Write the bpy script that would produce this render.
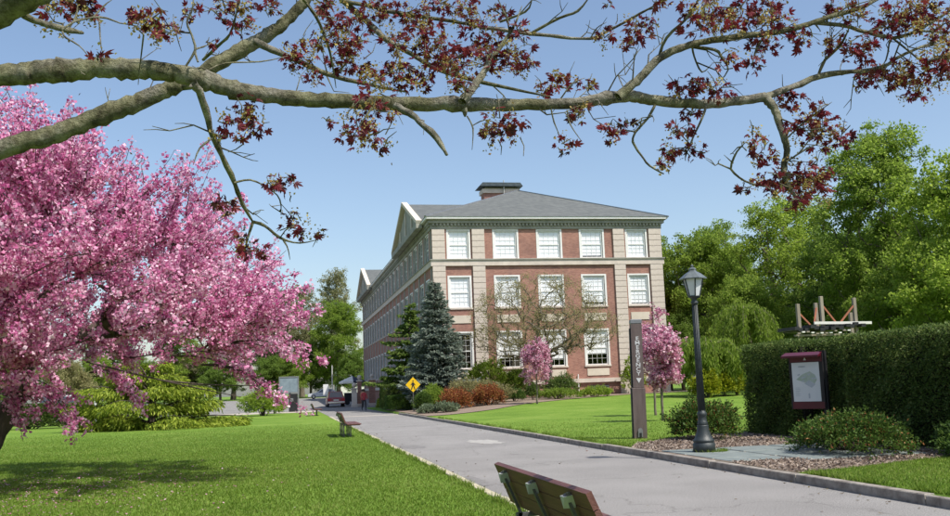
import bpy, math, random
import numpy as np
from mathutils import Vector, Matrix

# ---------------------------------------------------------------- scene, camera, sky, sun
S = bpy.context.scene
for o in list(bpy.data.objects): bpy.data.objects.remove(o)
COL = S.collection

cam_d = bpy.data.cameras.new('camera'); cam = bpy.data.objects.new('camera', cam_d); COL.objects.link(cam)
cam_d.sensor_width = 36.0; cam_d.lens = 36.0; cam_d.clip_start = 0.1; cam_d.clip_end = 3000
CR, CU, CB = (0.97993, -0.19616, -0.03544), (0.0079, -0.13946, 0.9902), (-0.19918, -0.9706, -0.13511)
cam.matrix_world = Matrix(((CR[0], CU[0], CB[0], 0), (CR[1], CU[1], CB[1], 0), (CR[2], CU[2], CB[2], 1.6), (0, 0, 0, 1)))
S.camera = cam

SUN_EL = math.radians(56); SUN_AZ = math.radians(138)      # azimuth from +Y towards +X
world = bpy.data.worlds.new('World'); S.world = world; world.use_nodes = True
wn = world.node_tree.nodes; wl = world.node_tree.links
sky = wn.new('ShaderNodeTexSky'); sky.sky_type = 'NISHITA'; sky.sun_disc = False
sky.sun_elevation = SUN_EL; sky.sun_rotation = SUN_AZ; sky.air_density = 1.0; sky.dust_density = 1.6; sky.ozone_density = 1.0
wl.new(sky.outputs[0], wn['Background'].inputs[0]); wn['Background'].inputs[1].default_value = 0.105
sun_d = bpy.data.lights.new('sun', 'SUN'); sun_d.energy = 3.5; sun_d.angle = math.radians(0.53); sun_d.color = (1, .95, .86)
sun = bpy.data.objects.new('sun', sun_d); COL.objects.link(sun)
sdir = Vector((math.sin(SUN_AZ)*math.cos(SUN_EL), math.cos(SUN_AZ)*math.cos(SUN_EL), math.sin(SUN_EL)))
sun.rotation_euler = sdir.to_track_quat('Z', 'Y').to_euler(); sun.location = (20, -20, 40)
S.view_settings.view_transform = 'Standard'; S.view_settings.look = 'None'
S.view_settings.exposure = 0.75; S.view_settings.gamma = 1.0; S.view_settings.use_curve_mapping = False
S.render.engine = 'CYCLES'

# ---------------------------------------------------------------- helpers
def tag(o, label=None, cat=None, group=None, kind=None):
    if label: o['label'] = label
    if cat: o['category'] = cat
    if group: o['group'] = group
    if kind: o['kind'] = kind
    return o
def empty(name, loc, label=None, cat=None, group=None, rz=0):
    o = bpy.data.objects.new(name, None); COL.objects.link(o); o.location = loc; o.rotation_euler = (0, 0, rz); o.empty_display_size = .2
    return tag(o, label, cat, group)
def link(name, me, mat=None, parent=None, loc=None, rot=None, scale=None):
    o = bpy.data.objects.new(name, me); COL.objects.link(o)
    if mat is not None and not me.materials:
        for m in (mat if isinstance(mat, (list, tuple)) else [mat]): me.materials.append(m)
    if parent: o.parent = parent
    if loc is not None: o.location = loc
    if rot is not None: o.rotation_euler = rot
    if scale is not None: o.scale = scale
    return o
def npmesh(name, V, F, smooth=False):
    V = np.asarray(V, dtype=np.float32); F = np.asarray(F, dtype=np.int32); m, k = F.shape
    me = bpy.data.meshes.new(name)
    me.vertices.add(len(V)); me.vertices.foreach_set('co', V.ravel())
    me.loops.add(m*k); me.loops.foreach_set('vertex_index', F.ravel())
    me.polygons.add(m); me.polygons.foreach_set('loop_start', np.arange(0, m*k, k, dtype=np.int32))
    if smooth: me.polygons.foreach_set('use_smooth', np.ones(m, dtype=bool))
    me.update(calc_edges=True)
    return me
class MB:
    """collects shapes and links them as ONE mesh object"""
    def __init__(s): s.v = []; s.f = []; s.mi = []; s.cur = 0
    def add(s, vs, fs):
        n = len(s.v); s.v += [tuple(v) for v in vs]; s.f += [tuple(i+n for i in f) for f in fs]; s.mi += [s.cur]*len(fs); return s
    def box(s, x0, y0, z0, x1, y1, z1, bev=0):
        if x0 > x1: x0, x1 = x1, x0
        if y0 > y1: y0, y1 = y1, y0
        if z0 > z1: z0, z1 = z1, z0
        if bev:
            b = bev; P = []
            for z, i in ((z0, b), (z0+b, 0), (z1-b, 0), (z1, b)):
                P += [(x0+i+b*(i == 0)*0, y0+i, z), (x1-i, y0+i, z), (x1-i, y1-i, z), (x0+i, y1-i, z)]
            F = [(3, 2, 1, 0), (12, 13, 14, 15)]
            for l in range(3):
                for k in range(4): F.append((l*4+k, l*4+(k+1) % 4, l*4+4+(k+1) % 4, l*4+4+k))
            return s.add(P, F)
        P = [(x0, y0, z0), (x1, y0, z0), (x1, y1, z0), (x0, y1, z0), (x0, y0, z1), (x1, y0, z1), (x1, y1, z1), (x0, y1, z1)]
        return s.add(P, [(3, 2, 1, 0), (4, 5, 6, 7), (0, 1, 5, 4), (1, 2, 6, 5), (2, 3, 7, 6), (3, 0, 4, 7)])
    def prism(s, poly, axis, a, b):
        """poly: 2D list, extruded along axis from a to b"""
        n = len(poly)
        def mk(p, t):
            return (t, p[0], p[1]) if axis == 'x' else (p[0], t, p[1]) if axis == 'y' else (p[0], p[1], t)
        P = [mk(p, a) for p in poly] + [mk(p, b) for p in poly]
        return s.add(P, [tuple(range(n))[::-1], tuple(range(n, 2*n))] + [(i, (i+1) % n, n+(i+1) % n, n+i) for i in range(n)])
    def lathe(s, prof, n=16, c=(0, 0), cap=True):
        P = []; F = []
        for r, z in prof:
            for k in range(n):
                a = 2*math.pi*(k+.5)/n; P.append((c[0]+r*math.cos(a), c[1]+r*math.sin(a), z))
        for l in range(len(prof)-1):
            for k in range(n): F.append((l*n+k, l*n+(k+1) % n, (l+1)*n+(k+1) % n, (l+1)*n+k))
        if cap: F += [tuple(range(n))[::-1], tuple(range((len(prof)-1)*n, len(prof)*n))]
        return s.add(P, F)
    def bar(s, p, q, r, n=6, r2=None):
        V, F = tube(np.array([p, q], float), np.array([r, r2 if r2 is not None else r]), n)
        s.add(V, F.tolist()); m = len(s.v)
        s.f += [tuple(range(m-2*n, m-n))[::-1], tuple(range(m-n, m))]; s.mi += [s.cur]*2; return s
    def beam(s, p, q, w, h):
        """rectangular beam p->q, width w across (horizontal), height h"""
        p = Vector(p); q = Vector(q); d = (q-p).normalized(); up = Vector((0, 0, 1)) if abs(d.z) < .95 else Vector((1, 0, 0))
        a = d.cross(up).normalized()*w/2; b = a.cross(d).normalized()*h/2
        P = [p-a-b, p+a-b, p+a+b, p-a+b, q-a-b, q+a-b, q+a+b, q-a+b]
        return s.add(P, [(0, 1, 2, 3), (7, 6, 5, 4), (0, 4, 5, 1), (1, 5, 6, 2), (2, 6, 7, 3), (3, 7, 4, 0)])
    def mesh(s, name, smooth=False):
        me = bpy.data.meshes.new(name); me.from_pydata(s.v, [], s.f)
        if any(s.mi): me.polygons.foreach_set('material_index', s.mi)
        if smooth: me.polygons.foreach_set('use_smooth', [True]*len(s.f))
        me.update(); return me
    def build(s, name, mat, parent=None, loc=None, smooth=False):
        return link(name, s.mesh(name, smooth), mat, parent, loc)
def tube(P, R, n=6):
    P = np.asarray(P, float); R = np.asarray(R, float); m = len(P)
    T = np.gradient(P, axis=0); T /= np.linalg.norm(T, axis=1)[:, None]+1e-9
    ref = np.array([0, 0, 1.]) if abs(T[0, 2]) < .9 else np.array([1., 0, 0])
    a = np.cross(T[0], ref); a /= np.linalg.norm(a); V = np.zeros((m, n, 3)); ang = np.arange(n)*2*math.pi/n
    for i in range(m):
        a = a - T[i]*(a@T[i]); a /= np.linalg.norm(a)+1e-9; b = np.cross(T[i], a)
        V[i] = P[i] + R[i]*(np.cos(ang)[:, None]*a + np.sin(ang)[:, None]*b)
    i, k = np.meshgrid(np.arange(m-1), np.arange(n), indexing='ij'); k2 = (k+1) % n
    F = np.stack([i*n+k, i*n+k2, (i+1)*n+k2, (i+1)*n+k], -1).reshape(-1, 4)
    return V.reshape(-1, 3), F
class NA:
    """numpy accumulator of quads"""
    def __init__(s): s.V = []; s.F = []; s.n = 0
    def add(s, V, F): s.V.append(V); s.F.append(F+s.n); s.n += len(V)
    def get(s): return np.concatenate(s.V), np.concatenate(s.F)
def smooth_path(P, R, sub=4, jit=0, rng=None):
    P = np.asarray(P, float); R = np.asarray(R, float); n = len(P); out = []; ro = []
    for i in range(n-1):
        p0, p1, p2, p3 = P[max(i-1, 0)], P[i], P[i+1], P[min(i+2, n-1)]
        for t in np.arange(sub)/sub:
            out.append(.5*((2*p1)+(-p0+p2)*t+(2*p0-5*p1+4*p2-p3)*t*t+(-p0+3*p1-3*p2+p3)*t**3)); ro.append(R[i]*(1-t)+R[i+1]*t)
    out.append(P[-1]); ro.append(R[-1]); out = np.array(out); ro = np.array(ro)
    if jit and rng is not None:
        out[1:-1] += rng.normal(0, 1, (len(out)-2, 3))*ro[1:-1, None]*jit; ro *= 1+rng.normal(0, jit*.6, len(ro))
    return out, ro
def unit(a): return a/(np.linalg.norm(a, axis=-1, keepdims=True)+1e-9)
def leafquads(P, size, rng, D=None, jd=1.0, asp=.5, svar=.35, fold=.15, nup=0.0, NH=None):
    """one folded rhombus for each point; D = preferred direction, jd = its jitter"""
    P = np.asarray(P, float); n = len(P); d = rng.normal(0, 1, (n, 3))
    if D is not None: d = D + d*jd
    d = unit(d); w = unit(np.cross(d, rng.normal(0, 1, (n, 3))+[0, 0, nup]+(0 if NH is None else NH))); nn = np.cross(d, w)
    s = (size*(1+rng.uniform(-svar, svar, n)))[:, None]
    V = np.stack([P, P+d*s*.5+w*s*asp*.5+nn*s*fold, P+d*s, P+d*s*.5-w*s*asp*.5+nn*s*fold], 1).reshape(-1, 3)
    return V, np.arange(4*n).reshape(n, 4)

# ---------------------------------------------------------------- materials
def nodes(name):
    m = bpy.data.materials.new(name); m.use_nodes = True; nt = m.node_tree; b = nt.nodes['Principled BSDF']; return m, nt, b
def N(nt, t, **kw):
    n = nt.nodes.new(t)
    for k, v in kw.items():
        if k.startswith('_'): setattr(n, k[1:], v)
        else: n.inputs[k].default_value = v
    return n
def ramp(nt, fac, stops, interp='LINEAR'):
    r = nt.nodes.new('ShaderNodeValToRGB'); e = r.color_ramp.elements; r.color_ramp.interpolation = interp
    while len(e) < len(stops): e.new(.5)
    for x, (p, c) in zip(e, stops): x.position = p; x.color = (*c, 1)
    nt.links.new(fac, r.inputs[0]); return r
def coords(nt, kind='Object', scale=(1, 1, 1)):
    c = nt.nodes.new('ShaderNodeTexCoord'); m = nt.nodes.new('ShaderNodeMapping'); m.inputs['Scale'].default_value = scale
    nt.links.new(c.outputs[kind], m.inputs[0]); return m.outputs[0]
def mat(name, c1, c2=None, scale=3, rough=.7, bump=0, spec=.3, metal=0, detail=6, bscale=None, stretch=(1, 1, 1)):
    m, nt, b = nodes(name); c2 = c2 or tuple(x*.8 for x in c1); co = coords(nt, 'Object', stretch)
    n = N(nt, 'ShaderNodeTexNoise', Scale=scale, Detail=detail, Roughness=.6); nt.links.new(co, n.inputs['Vector'])
    r = ramp(nt, n.outputs[0], [(.35, c1), (.65, c2)]); nt.links.new(r.outputs[0], b.inputs['Base Color'])
    b.inputs['Roughness'].default_value = rough; b.inputs['Specular IOR Level'].default_value = spec; b.inputs['Metallic'].default_value = metal
    if bump:
        n2 = N(nt, 'ShaderNodeTexNoise', Scale=bscale or scale*6, Detail=5); nt.links.new(co, n2.inputs['Vector'])
        bp = N(nt, 'ShaderNodeBump', Strength=bump, Distance=.02); nt.links.new(n2.outputs[0], bp.inputs['Height']); nt.links.new(bp.outputs[0], b.inputs['Normal'])
    return m
def leafmat(name, cols, transl=.35, nscale=.6, rough=.55, hue=.25):
    """colour differs leaf by leaf, with broad drifts; part of the light shines through"""
    m, nt, b = nodes(name); g = nt.nodes.new('ShaderNodeNewGeometry')
    n = N(nt, 'ShaderNodeTexNoise', Scale=nscale, Detail=2); nt.links.new(coords(nt), n.inputs['Vector'])
    a = N(nt, 'ShaderNodeMath', _operation='MULTIPLY_ADD'); nt.links.new(n.outputs[0], a.inputs[0]); a.inputs[1].default_value = 2*hue; a.inputs[2].default_value = -hue
    s = N(nt, 'ShaderNodeMath', _operation='ADD'); nt.links.new(g.outputs['Random Per Island'], s.inputs[0]); nt.links.new(a.outputs[0], s.inputs[1])
    r = ramp(nt, s.outputs[0], [(i/max(1, len(cols)-1), c) for i, c in enumerate(cols)])
    nt.links.new(r.outputs[0], b.inputs['Base Color']); b.inputs['Roughness'].default_value = rough; b.inputs['Specular IOR Level'].default_value = .2
    t = nt.nodes.new('ShaderNodeBsdfTranslucent'); nt.links.new(r.outputs[0], t.inputs[0])
    mx = nt.nodes.new('ShaderNodeMixShader'); mx.inputs[0].default_value = transl
    nt.links.new(b.outputs[0], mx.inputs[1]); nt.links.new(t.outputs[0], mx.inputs[2]); nt.links.new(mx.outputs[0], nt.nodes['Material Output'].inputs[0])
    return m
M = {}
# lawn
def lawn_mat():
    m, nt, b = nodes('lawn'); co = coords(nt)
    n1 = N(nt, 'ShaderNodeTexNoise', Scale=.3, Detail=8, Roughness=.75); n2 = N(nt, 'ShaderNodeTexNoise', Scale=9, Detail=6, Roughness=.7); n3 = N(nt, 'ShaderNodeTexNoise', Scale=70, Detail=3)
    for n in (n1, n2, n3): nt.links.new(co, n.inputs['Vector'])
    a = N(nt, 'ShaderNodeMath', _operation='MULTIPLY_ADD'); nt.links.new(n2.outputs[0], a.inputs[0]); a.inputs[1].default_value = .55; nt.links.new(n1.outputs[0], a.inputs[2])
    a2 = N(nt, 'ShaderNodeMath', _operation='MULTIPLY_ADD'); nt.links.new(n3.outputs[0], a2.inputs[0]); a2.inputs[1].default_value = .5; nt.links.new(a.outputs[0], a2.inputs[2])
    h = N(nt, 'ShaderNodeMath', _operation='MULTIPLY'); nt.links.new(a2.outputs[0], h.inputs[0]); h.inputs[1].default_value = .5
    r = ramp(nt, h.outputs[0], [(.36, (.068, .128, .018)), (.46, (.11, .192, .026)), (.54, (.148, .24, .036)), (.60, (.195, .265, .055)), (.66, (.26, .285, .095))])
    nt.links.new(r.outputs[0], b.inputs['Base Color']); b.inputs['Roughness'].default_value = .9; b.inputs['Specular IOR Level'].default_value = .1
    bp = N(nt, 'ShaderNodeBump', Strength=.6, Distance=.03); nt.links.new(n3.outputs[0], bp.inputs['Height']); nt.links.new(bp.outputs[0], b.inputs['Normal'])
    return m
M['lawn'] = lawn_mat()
M['blade'] = leafmat('grass_blade', [(.09, .16, .016), (.15, .24, .026), (.19, .285, .04), (.29, .335, .09)], .55, .35, .55, .45)
def asphalt_mat():
    m, nt, b = nodes('asphalt'); co = coords(nt)
    n1 = N(nt, 'ShaderNodeTexNoise', Scale=.5, Detail=5); n2 = N(nt, 'ShaderNodeTexNoise', Scale=55, Detail=4, Roughness=.8); nt.links.new(co, n1.inputs['Vector']); nt.links.new(co, n2.inputs['Vector'])
    r1 = ramp(nt, n1.outputs[0], [(.3, (.205, .197, .19)), (.7, (.262, .252, .243))]); r2 = ramp(nt, n2.outputs[0], [(.34, (.42, .42, .42)), (.66, (1.5, 1.5, 1.5))])
    mx = N(nt, 'ShaderNodeMix', _data_type='RGBA', _blend_type='MULTIPLY'); mx.inputs[0].default_value = 1; nt.links.new(r1.outputs[0], mx.inputs[6]); nt.links.new(r2.outputs[0], mx.inputs[7])
    # cracks
    v = N(nt, 'ShaderNodeTexVoronoi', _feature='DISTANCE_TO_EDGE', Scale=.23); nz = N(nt, 'ShaderNodeTexNoise', Scale=1.6, Detail=4)
    nt.links.new(co, nz.inputs['Vector']); va = N(nt, 'ShaderNodeVectorMath', _operation='MULTIPLY_ADD'); nt.links.new(nz.outputs[1], va.inputs[0]); va.inputs[1].default_value = (.9, .9, .9); nt.links.new(co, va.inputs[2]); nt.links.new(va.outputs[0], v.inputs['Vector'])
    rc = ramp(nt, v.outputs[0], [(.0, (.55, .54, .53)), (.006, (1, 1, 1))]); mx2 = N(nt, 'ShaderNodeMix', _data_type='RGBA', _blend_type='MULTIPLY'); mx2.inputs[0].default_value = .6
    nt.links.new(mx.outputs[2], mx2.inputs[6]); nt.links.new(rc.outputs[0], mx2.inputs[7]); nt.links.new(mx2.outputs[2], b.inputs['Base Color'])
    b.inputs['Roughness'].default_value = .9; b.inputs['Specular IOR Level'].default_value = .2
    bp = N(nt, 'ShaderNodeBump', Strength=.5, Distance=.01); nt.links.new(n2.outputs[0], bp.inputs['Height']); nt.links.new(bp.outputs[0], b.inputs['Normal'])
    return m
M['asphalt'] = asphalt_mat()
M['patch'] = mat('asphalt_patch', (.36, .345, .32), (.29, .28, .265), 6, .9, .3)
M['darkpatch'] = mat('asphalt_dark_patch', (.15, .145, .14), (.21, .2, .195), 9, .9, .3)
M['kerb'] = mat('kerb_stone', (.34, .31, .27), (.17, .145, .125), 5, .85, .4)
M['edging'] = mat('edging', (.5, .45, .33), (.36, .33, .22), 4, .85, .4)
M['concrete'] = mat('concrete', (.48, .43, .36), (.38, .34, .29), 2, .9, .3)
M['bluestone'] = mat('bluestone', (.14, .165, .16), (.195, .22, .21), 3, .75, .3)
M['mulch'] = mat('mulch', (.19, .14, .105), (.27, .21, .165), 22, .95, .8)
M['chip'] = leafmat('mulch_chip', [(.11, .078, .06), (.21, .16, .125), (.29, .23, .19), (.38, .32, .27)], 0, .5)
def brick_mat():
    m, nt, b = nodes('brick'); co = coords(nt)
    sp = nt.nodes.new('ShaderNodeSeparateXYZ'); nt.links.new(co, sp.inputs[0]); ad = N(nt, 'ShaderNodeMath', _operation='ADD'); nt.links.new(sp.outputs[0], ad.inputs[0]); nt.links.new(sp.outputs[1], ad.inputs[1])
    cb = nt.nodes.new('ShaderNodeCombineXYZ'); nt.links.new(ad.outputs[0], cb.inputs[0]); nt.links.new(sp.outputs[2], cb.inputs[1])
    t = N(nt, 'ShaderNodeTexBrick', Scale=1.0); t.inputs['Brick Width'].default_value = .215; t.inputs['Row Height'].default_value = .075; t.inputs['Mortar Size'].default_value = .006
    t.inputs['Color1'].default_value = (.37, .19, .15, 1); t.inputs['Color2'].default_value = (.265, .127, .104, 1); t.inputs['Mortar'].default_value = (.34, .27, .23, 1); nt.links.new(cb.outputs[0], t.inputs['Vector'])
    n = N(nt, 'ShaderNodeTexNoise', Scale=.7, Detail=7, Roughness=.65); nt.links.new(co, n.inputs['Vector']); r = ramp(nt, n.outputs[0], [(.3, (.78, .78, .8)), (.7, (1.2, 1.15, 1.1))])
    mx = N(nt, 'ShaderNodeMix', _data_type='RGBA', _blend_type='MULTIPLY'); mx.inputs[0].default_value = 1; nt.links.new(t.outputs[0], mx.inputs[6]); nt.links.new(r.outputs[0], mx.inputs[7]); nt.links.new(mx.outputs[2], b.inputs['Base Color'])
    b.inputs['Roughness'].default_value = .9; b.inputs['Specular IOR Level'].default_value = .15; return m
M['brick'] = brick_mat()
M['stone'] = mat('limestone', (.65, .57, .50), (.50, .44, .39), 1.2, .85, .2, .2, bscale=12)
M['greystone'] = mat('grey_stone', (.36, .35, .31), (.25, .25, .22), .9, .85, .2, .2, bscale=12)  # greyer and darker than the limestone
M['panel'] = mat('pale_panel', (.64, .57, .48), (.55, .49, .41), 1.5, .85, .1)
M['white'] = mat('white_paint', (.78, .78, .77), (.7, .7, .68), 2, .5)
def slate_mat():
    m, nt, b = nodes('slate'); co = coords(nt, 'Object', (1, 1, 1)); sp = nt.nodes.new('ShaderNodeSeparateXYZ'); nt.links.new(co, sp.inputs[0])
    ad = N(nt, 'ShaderNodeMath', _operation='ADD'); nt.links.new(sp.outputs[0], ad.inputs[0]); nt.links.new(sp.outputs[1], ad.inputs[1]); cb = nt.nodes.new('ShaderNodeCombineXYZ'); nt.links.new(ad.outputs[0], cb.inputs[0]); nt.links.new(sp.outputs[2], cb.inputs[1])
    t = N(nt, 'ShaderNodeTexBrick', Scale=1.0); t.inputs['Brick Width'].default_value = .3; t.inputs['Row Height'].default_value = .1; t.inputs['Mortar Size'].default_value = .006
    t.inputs['Color1'].default_value = (.135, .145, .138, 1); t.inputs['Color2'].default_value = (.088, .096, .094, 1); t.inputs['Mortar'].default_value = (.06, .06, .06, 1); nt.links.new(cb.outputs[0], t.inputs['Vector'])
    nt.links.new(t.outputs[0], b.inputs['Base Color']); b.inputs['Roughness'].default_value = .7; return m
M['slate'] = slate_mat()
M['copper'] = mat('dark_cap_metal', (.05, .065, .075), (.08, .1, .11), 3, .5, metal=.3)
M['blind'] = mat('window_blind', (.92, .92, .92), (.86, .87, .88), .8, .8, stretch=(.2, .2, 6))
M['dark_inside'] = mat('dark_room', (.03, .033, .04), (.05, .05, .05), 2, .9)  # near-black colour stands in for shade inside rooms and vents
def glass_mat(name='glass', tint=(.9, .95, 1), refl=.25):
    m, nt, b = nodes(name); tr = nt.nodes.new('ShaderNodeBsdfTransparent'); tr.inputs[0].default_value = (*tint, 1)
    gl = nt.nodes.new('ShaderNodeBsdfGlossy'); gl.inputs['Roughness'].default_value = .03; a = N(nt, 'ShaderNodeValue'); a.outputs[0].default_value = refl; mx = nt.nodes.new('ShaderNodeMixShader')
    nt.links.new(a.outputs[0], mx.inputs[0]); nt.links.new(tr.outputs[0], mx.inputs[1]); nt.links.new(gl.outputs[0], mx.inputs[2]); nt.links.new(mx.outputs[0], nt.nodes['Material Output'].inputs[0]); return m
M['glass'] = glass_mat('glass', (.97, .98, 1), .09)
M['screen'] = mat('dark_flank_pane', (.035, .038, .045), (.055, .058, .065), 3, .6, spec=.2)  # opaque dark colour in place of glass, keeps bright sky reflection off flank panes
M['bark'] = mat('bark_grey', (.20, .17, .13), (.10, .085, .065), 5, .9, .9, .1, bscale=22, stretch=(1, 1, .35))
M['darkbark'] = mat('bark_dark', (.06, .048, .04), (.10, .08, .065), 6, .9, .9, .1, bscale=22, stretch=(1, 1, .3))
def maple_bark():
    m, nt, b = nodes('maple_bark'); co = coords(nt); n = N(nt, 'ShaderNodeTexNoise', Scale=9, Detail=10, Roughness=.78); n2 = N(nt, 'ShaderNodeTexNoise', Scale=2.2, Detail=4); nt.links.new(co, n.inputs['Vector']); nt.links.new(co, n2.inputs['Vector'])
    r = ramp(nt, n.outputs[0], [(.34, (.05, .045, .033)), (.45, (.165, .152, .117)), (.54, (.29, .272, .22)), (.66, (.45, .43, .365))]); r2 = ramp(nt, n2.outputs[0], [(.42, (1, 1, 1)), (.54, (.82, .84, .62)), (.66, (.52, .54, .38))])
    mx = N(nt, 'ShaderNodeMix', _data_type='RGBA', _blend_type='MULTIPLY'); mx.inputs[0].default_value = 1; nt.links.new(r.outputs[0], mx.inputs[6]); nt.links.new(r2.outputs[0], mx.inputs[7]); nt.links.new(mx.outputs[2], b.inputs['Base Color'])
    w = N(nt, 'ShaderNodeTexNoise', Scale=34, Detail=6, Roughness=.7); nt.links.new(co, w.inputs['Vector']); bp = N(nt, 'ShaderNodeBump', Strength=1.0, Distance=.05); nt.links.new(w.outputs[0], bp.inputs['Height']); nt.links.new(bp.outputs[0], b.inputs['Normal'])
    b.inputs['Roughness'].default_value = .85; b.inputs['Specular IOR Level'].default_value = .15; return m
M['maple_bark'] = maple_bark()
M['maple_leaf'] = leafmat('maple_leaf', [(.05, .010, .014), (.12, .014, .024), (.20, .02, .032), (.15, .045, .028)], .4, 1.5)
M['maple_flower'] = leafmat('maple_flower', [(.20, .13, .03), (.34, .27, .07), (.42, .37, .13), (.36, .2, .08)], .3, 3)
M['pink'] = leafmat('pink_blossom', [(.40, .07, .22), (.67, .22, .43), (.81, .42, .61), (.93, .70, .82)], .45, .8, .6)
M['pink2'] = leafmat('small_tree_blossom', [(.34, .09, .18), (.58, .22, .36), (.74, .42, .54), (.86, .66, .72)], .42, 1.5, .6)
M['bronze'] = leafmat('bronze_leaf', [(.10, .06, .03), (.14, .11, .04), (.16, .08, .05)], .3, 1)
M['leaf_spring'] = leafmat('spring_leaf', [(.15, .23, .03), (.215, .32, .042), (.275, .385, .06), (.34, .43, .095)], .64, .12)
M['leaf_bright'] = leafmat('bright_leaf', [(.19, .28, .03), (.265, .375, .045), (.33, .44, .065), (.39, .49, .105)], .64, .12)
M['leaf_deep'] = leafmat('deep_leaf', [(.10, .165, .028), (.15, .24, .04), (.195, .30, .053), (.24, .33, .075)], .56, .15)
M['leaf_pale'] = leafmat('pale_leaf', [(.20, .21, .10), (.28, .29, .13), (.33, .33, .17), (.28, .23, .14)], .5, .12)
M['leaf_olive'] = leafmat('olive_leaf', [(.20, .19, .08), (.29, .28, .12), (.36, .34, .16), (.27, .22, .11)], .45, .3)
M['hedge'] = leafmat('hedge_leaf', [(.045, .078, .02), (.088, .145, .03), (.13, .195, .042), (.19, .22, .07)], .35, .8)
M['yew'] = leafmat('yew_leaf', [(.03, .065, .012), (.055, .11, .018), (.085, .15, .025), (.12, .18, .035)], .3, .8)
M['rust'] = leafmat('rust_leaf', [(.18, .07, .025), (.26, .11, .04), (.32, .17, .07)], .25, 1)
M['barberry'] = leafmat('barberry_leaf', [(.14, .035, .03), (.27, .075, .03), (.34, .13, .04), (.26, .18, .05)], .25, 1.2)
M['gold'] = leafmat('gold_conifer', [(.08, .13, .012), (.20, .27, .024), (.30, .37, .04), (.38, .44, .06)], .42, .5)
M['blue'] = leafmat('blue_conifer', [(.11, .145, .12), (.175, .22, .185), (.24, .285, .235), (.30, .335, .28)], .35, .6)
M['conifer'] = leafmat('green_conifer', [(.07, .125, .028), (.12, .19, .04), (.17, .245, .055), (.22, .28, .075)], .45, .6)
M['yellow'] = leafmat('yellow_leaf', [(.14, .2, .012), (.26, .30, .015), (.36, .36, .02)], .35, 1)
M['sage'] = leafmat('sage_leaf', [(.11, .15, .08), (.16, .2, .12), (.2, .25, .14)], .25, 1)
M['purple'] = leafmat('purple_leaf', [(.07, .03, .035), (.12, .06, .06), (.15, .09, .07)], .3, .6)
M['timber'] = mat('timber', (.30, .26, .21), (.20, .17, .135), 4, .85, .5, stretch=(1, 1, .15))
M['bench'] = mat('bench_board', (.10, .038, .032), (.15, .062, .05), 5, .55, .3, .4, stretch=(4, .3, 4))
M['iron'] = mat('bench_iron', (.09, .088, .085), (.13, .125, .12), 5, .55, metal=.5)
M['galv'] = mat('galvanised', (.5, .5, .48), (.4, .4, .38), 8, .5, metal=.1)
M['lampiron'] = mat('lamp_iron', (.018, .025, .027), (.032, .041, .043), 7, .5, .25, .5)
M['lamproof'] = mat('lamp_roof', (.09, .105, .11), (.13, .15, .155), 9, .4, .1, .5)
M['lampglass'] = mat('frosted_glass', (.62, .64, .66), (.55, .58, .6), 3, .35)
M['post'] = mat('post_brown', (.10, .075, .07), (.14, .108, .10), 3, .6, .2, stretch=(3, 3, .5))
M['steel'] = mat('steel_grey', (.28, .29, .30), (.22, .22, .23), 5, .4, metal=.5)
M['maroon'] = mat('maroon_paint', (.095, .006, .018), (.07, .005, .013), 3, .4, .05, .5)
M['black'] = mat('black_paint', (.014, .014, .016), (.025, .025, .027), 4, .5)
M['paper'] = mat('map_paper', (.66, .68, .68), (.6, .63, .63), 2, .35)
M['mapgreen'] = mat('map_green', (.34, .42, .32), (.42, .48, .42), 12, .4)
M['mapgrey'] = mat('map_grey', (.36, .40, .43), (.46, .50, .53), 14, .4)
M['signyellow'] = mat('sign_yellow', (.75, .47, .01), (.7, .43, .01), 4, .4)
M['textwhite'] = mat('text_white', (.6, .6, .6), (.54, .54, .54), 4, .5)
M['orange'] = mat('orange_paint', (.36, .13, .075), (.30, .11, .06), 5, .6)
M['skin'] = mat('skin', (.42, .25, .18), (.4, .23, .16), 5, .6)
M['hair'] = mat('hair', (.03, .02, .015), (.05, .035, .025), 20, .6)
M['navy'] = mat('navy_canvas', (.035, .045, .075), (.05, .06, .09), 4, .8)
M['canvas'] = mat('pale_canvas', (.66, .65, .60), (.6, .58, .54), 4, .8)
M['tyre'] = mat('tyre', (.02, .02, .02), (.03, .03, .03), 8, .85)
M['carglass'] = mat('car_glass', (.03, .035, .045), (.04, .05, .06), 2, .08, spec=.8)
M['tail'] = mat('tail_lamp', (.42, .02, .02), (.35, .015, .015), 3, .3)
M['chrome'] = mat('chrome', (.6, .6, .62), (.55, .55, .57), 3, .2, metal=.9)

# ---------------------------------------------------------------- the ground
def sstep(t): t = np.clip(t, 0, 1); return t*t*(3-2*t)
def gz(x, y):
    x = np.asarray(x, float); y = np.asarray(y, float)
    street = np.clip((y-90)*.012, 0, 1.0)
    left = .03+street
    right = .12+.55*sstep((x-8)/7)*sstep((y-40)/33)
    z = np.where(x < 5, left, right)
    z = np.where((x > 3.03) & (x < 7.68) & (y < 90.5), -.1, z)
    z = np.where((x >= 5) & (x < 11.8) & (y >= 90.5), left, z)
    return z
def G0(x, y): return float(gz(x, y))
def grid(name, xs, ys, zf, material, kind='structure'):
    X, Y = np.meshgrid(np.array(xs, float), np.array(ys, float)); Z = zf(X, Y); nx = len(xs); ny = len(ys)
    j, i = np.meshgrid(np.arange(ny-1), np.arange(nx-1), indexing='ij')
    F = np.stack([j*nx+i, j*nx+i+1, (j+1)*nx+i+1, (j+1)*nx+i], -1).reshape(-1, 4)
    o = link(name, npmesh(name, np.stack([X, Y, Z], -1).reshape(-1, 3), F, True), material); o['kind'] = kind; return o
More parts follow.
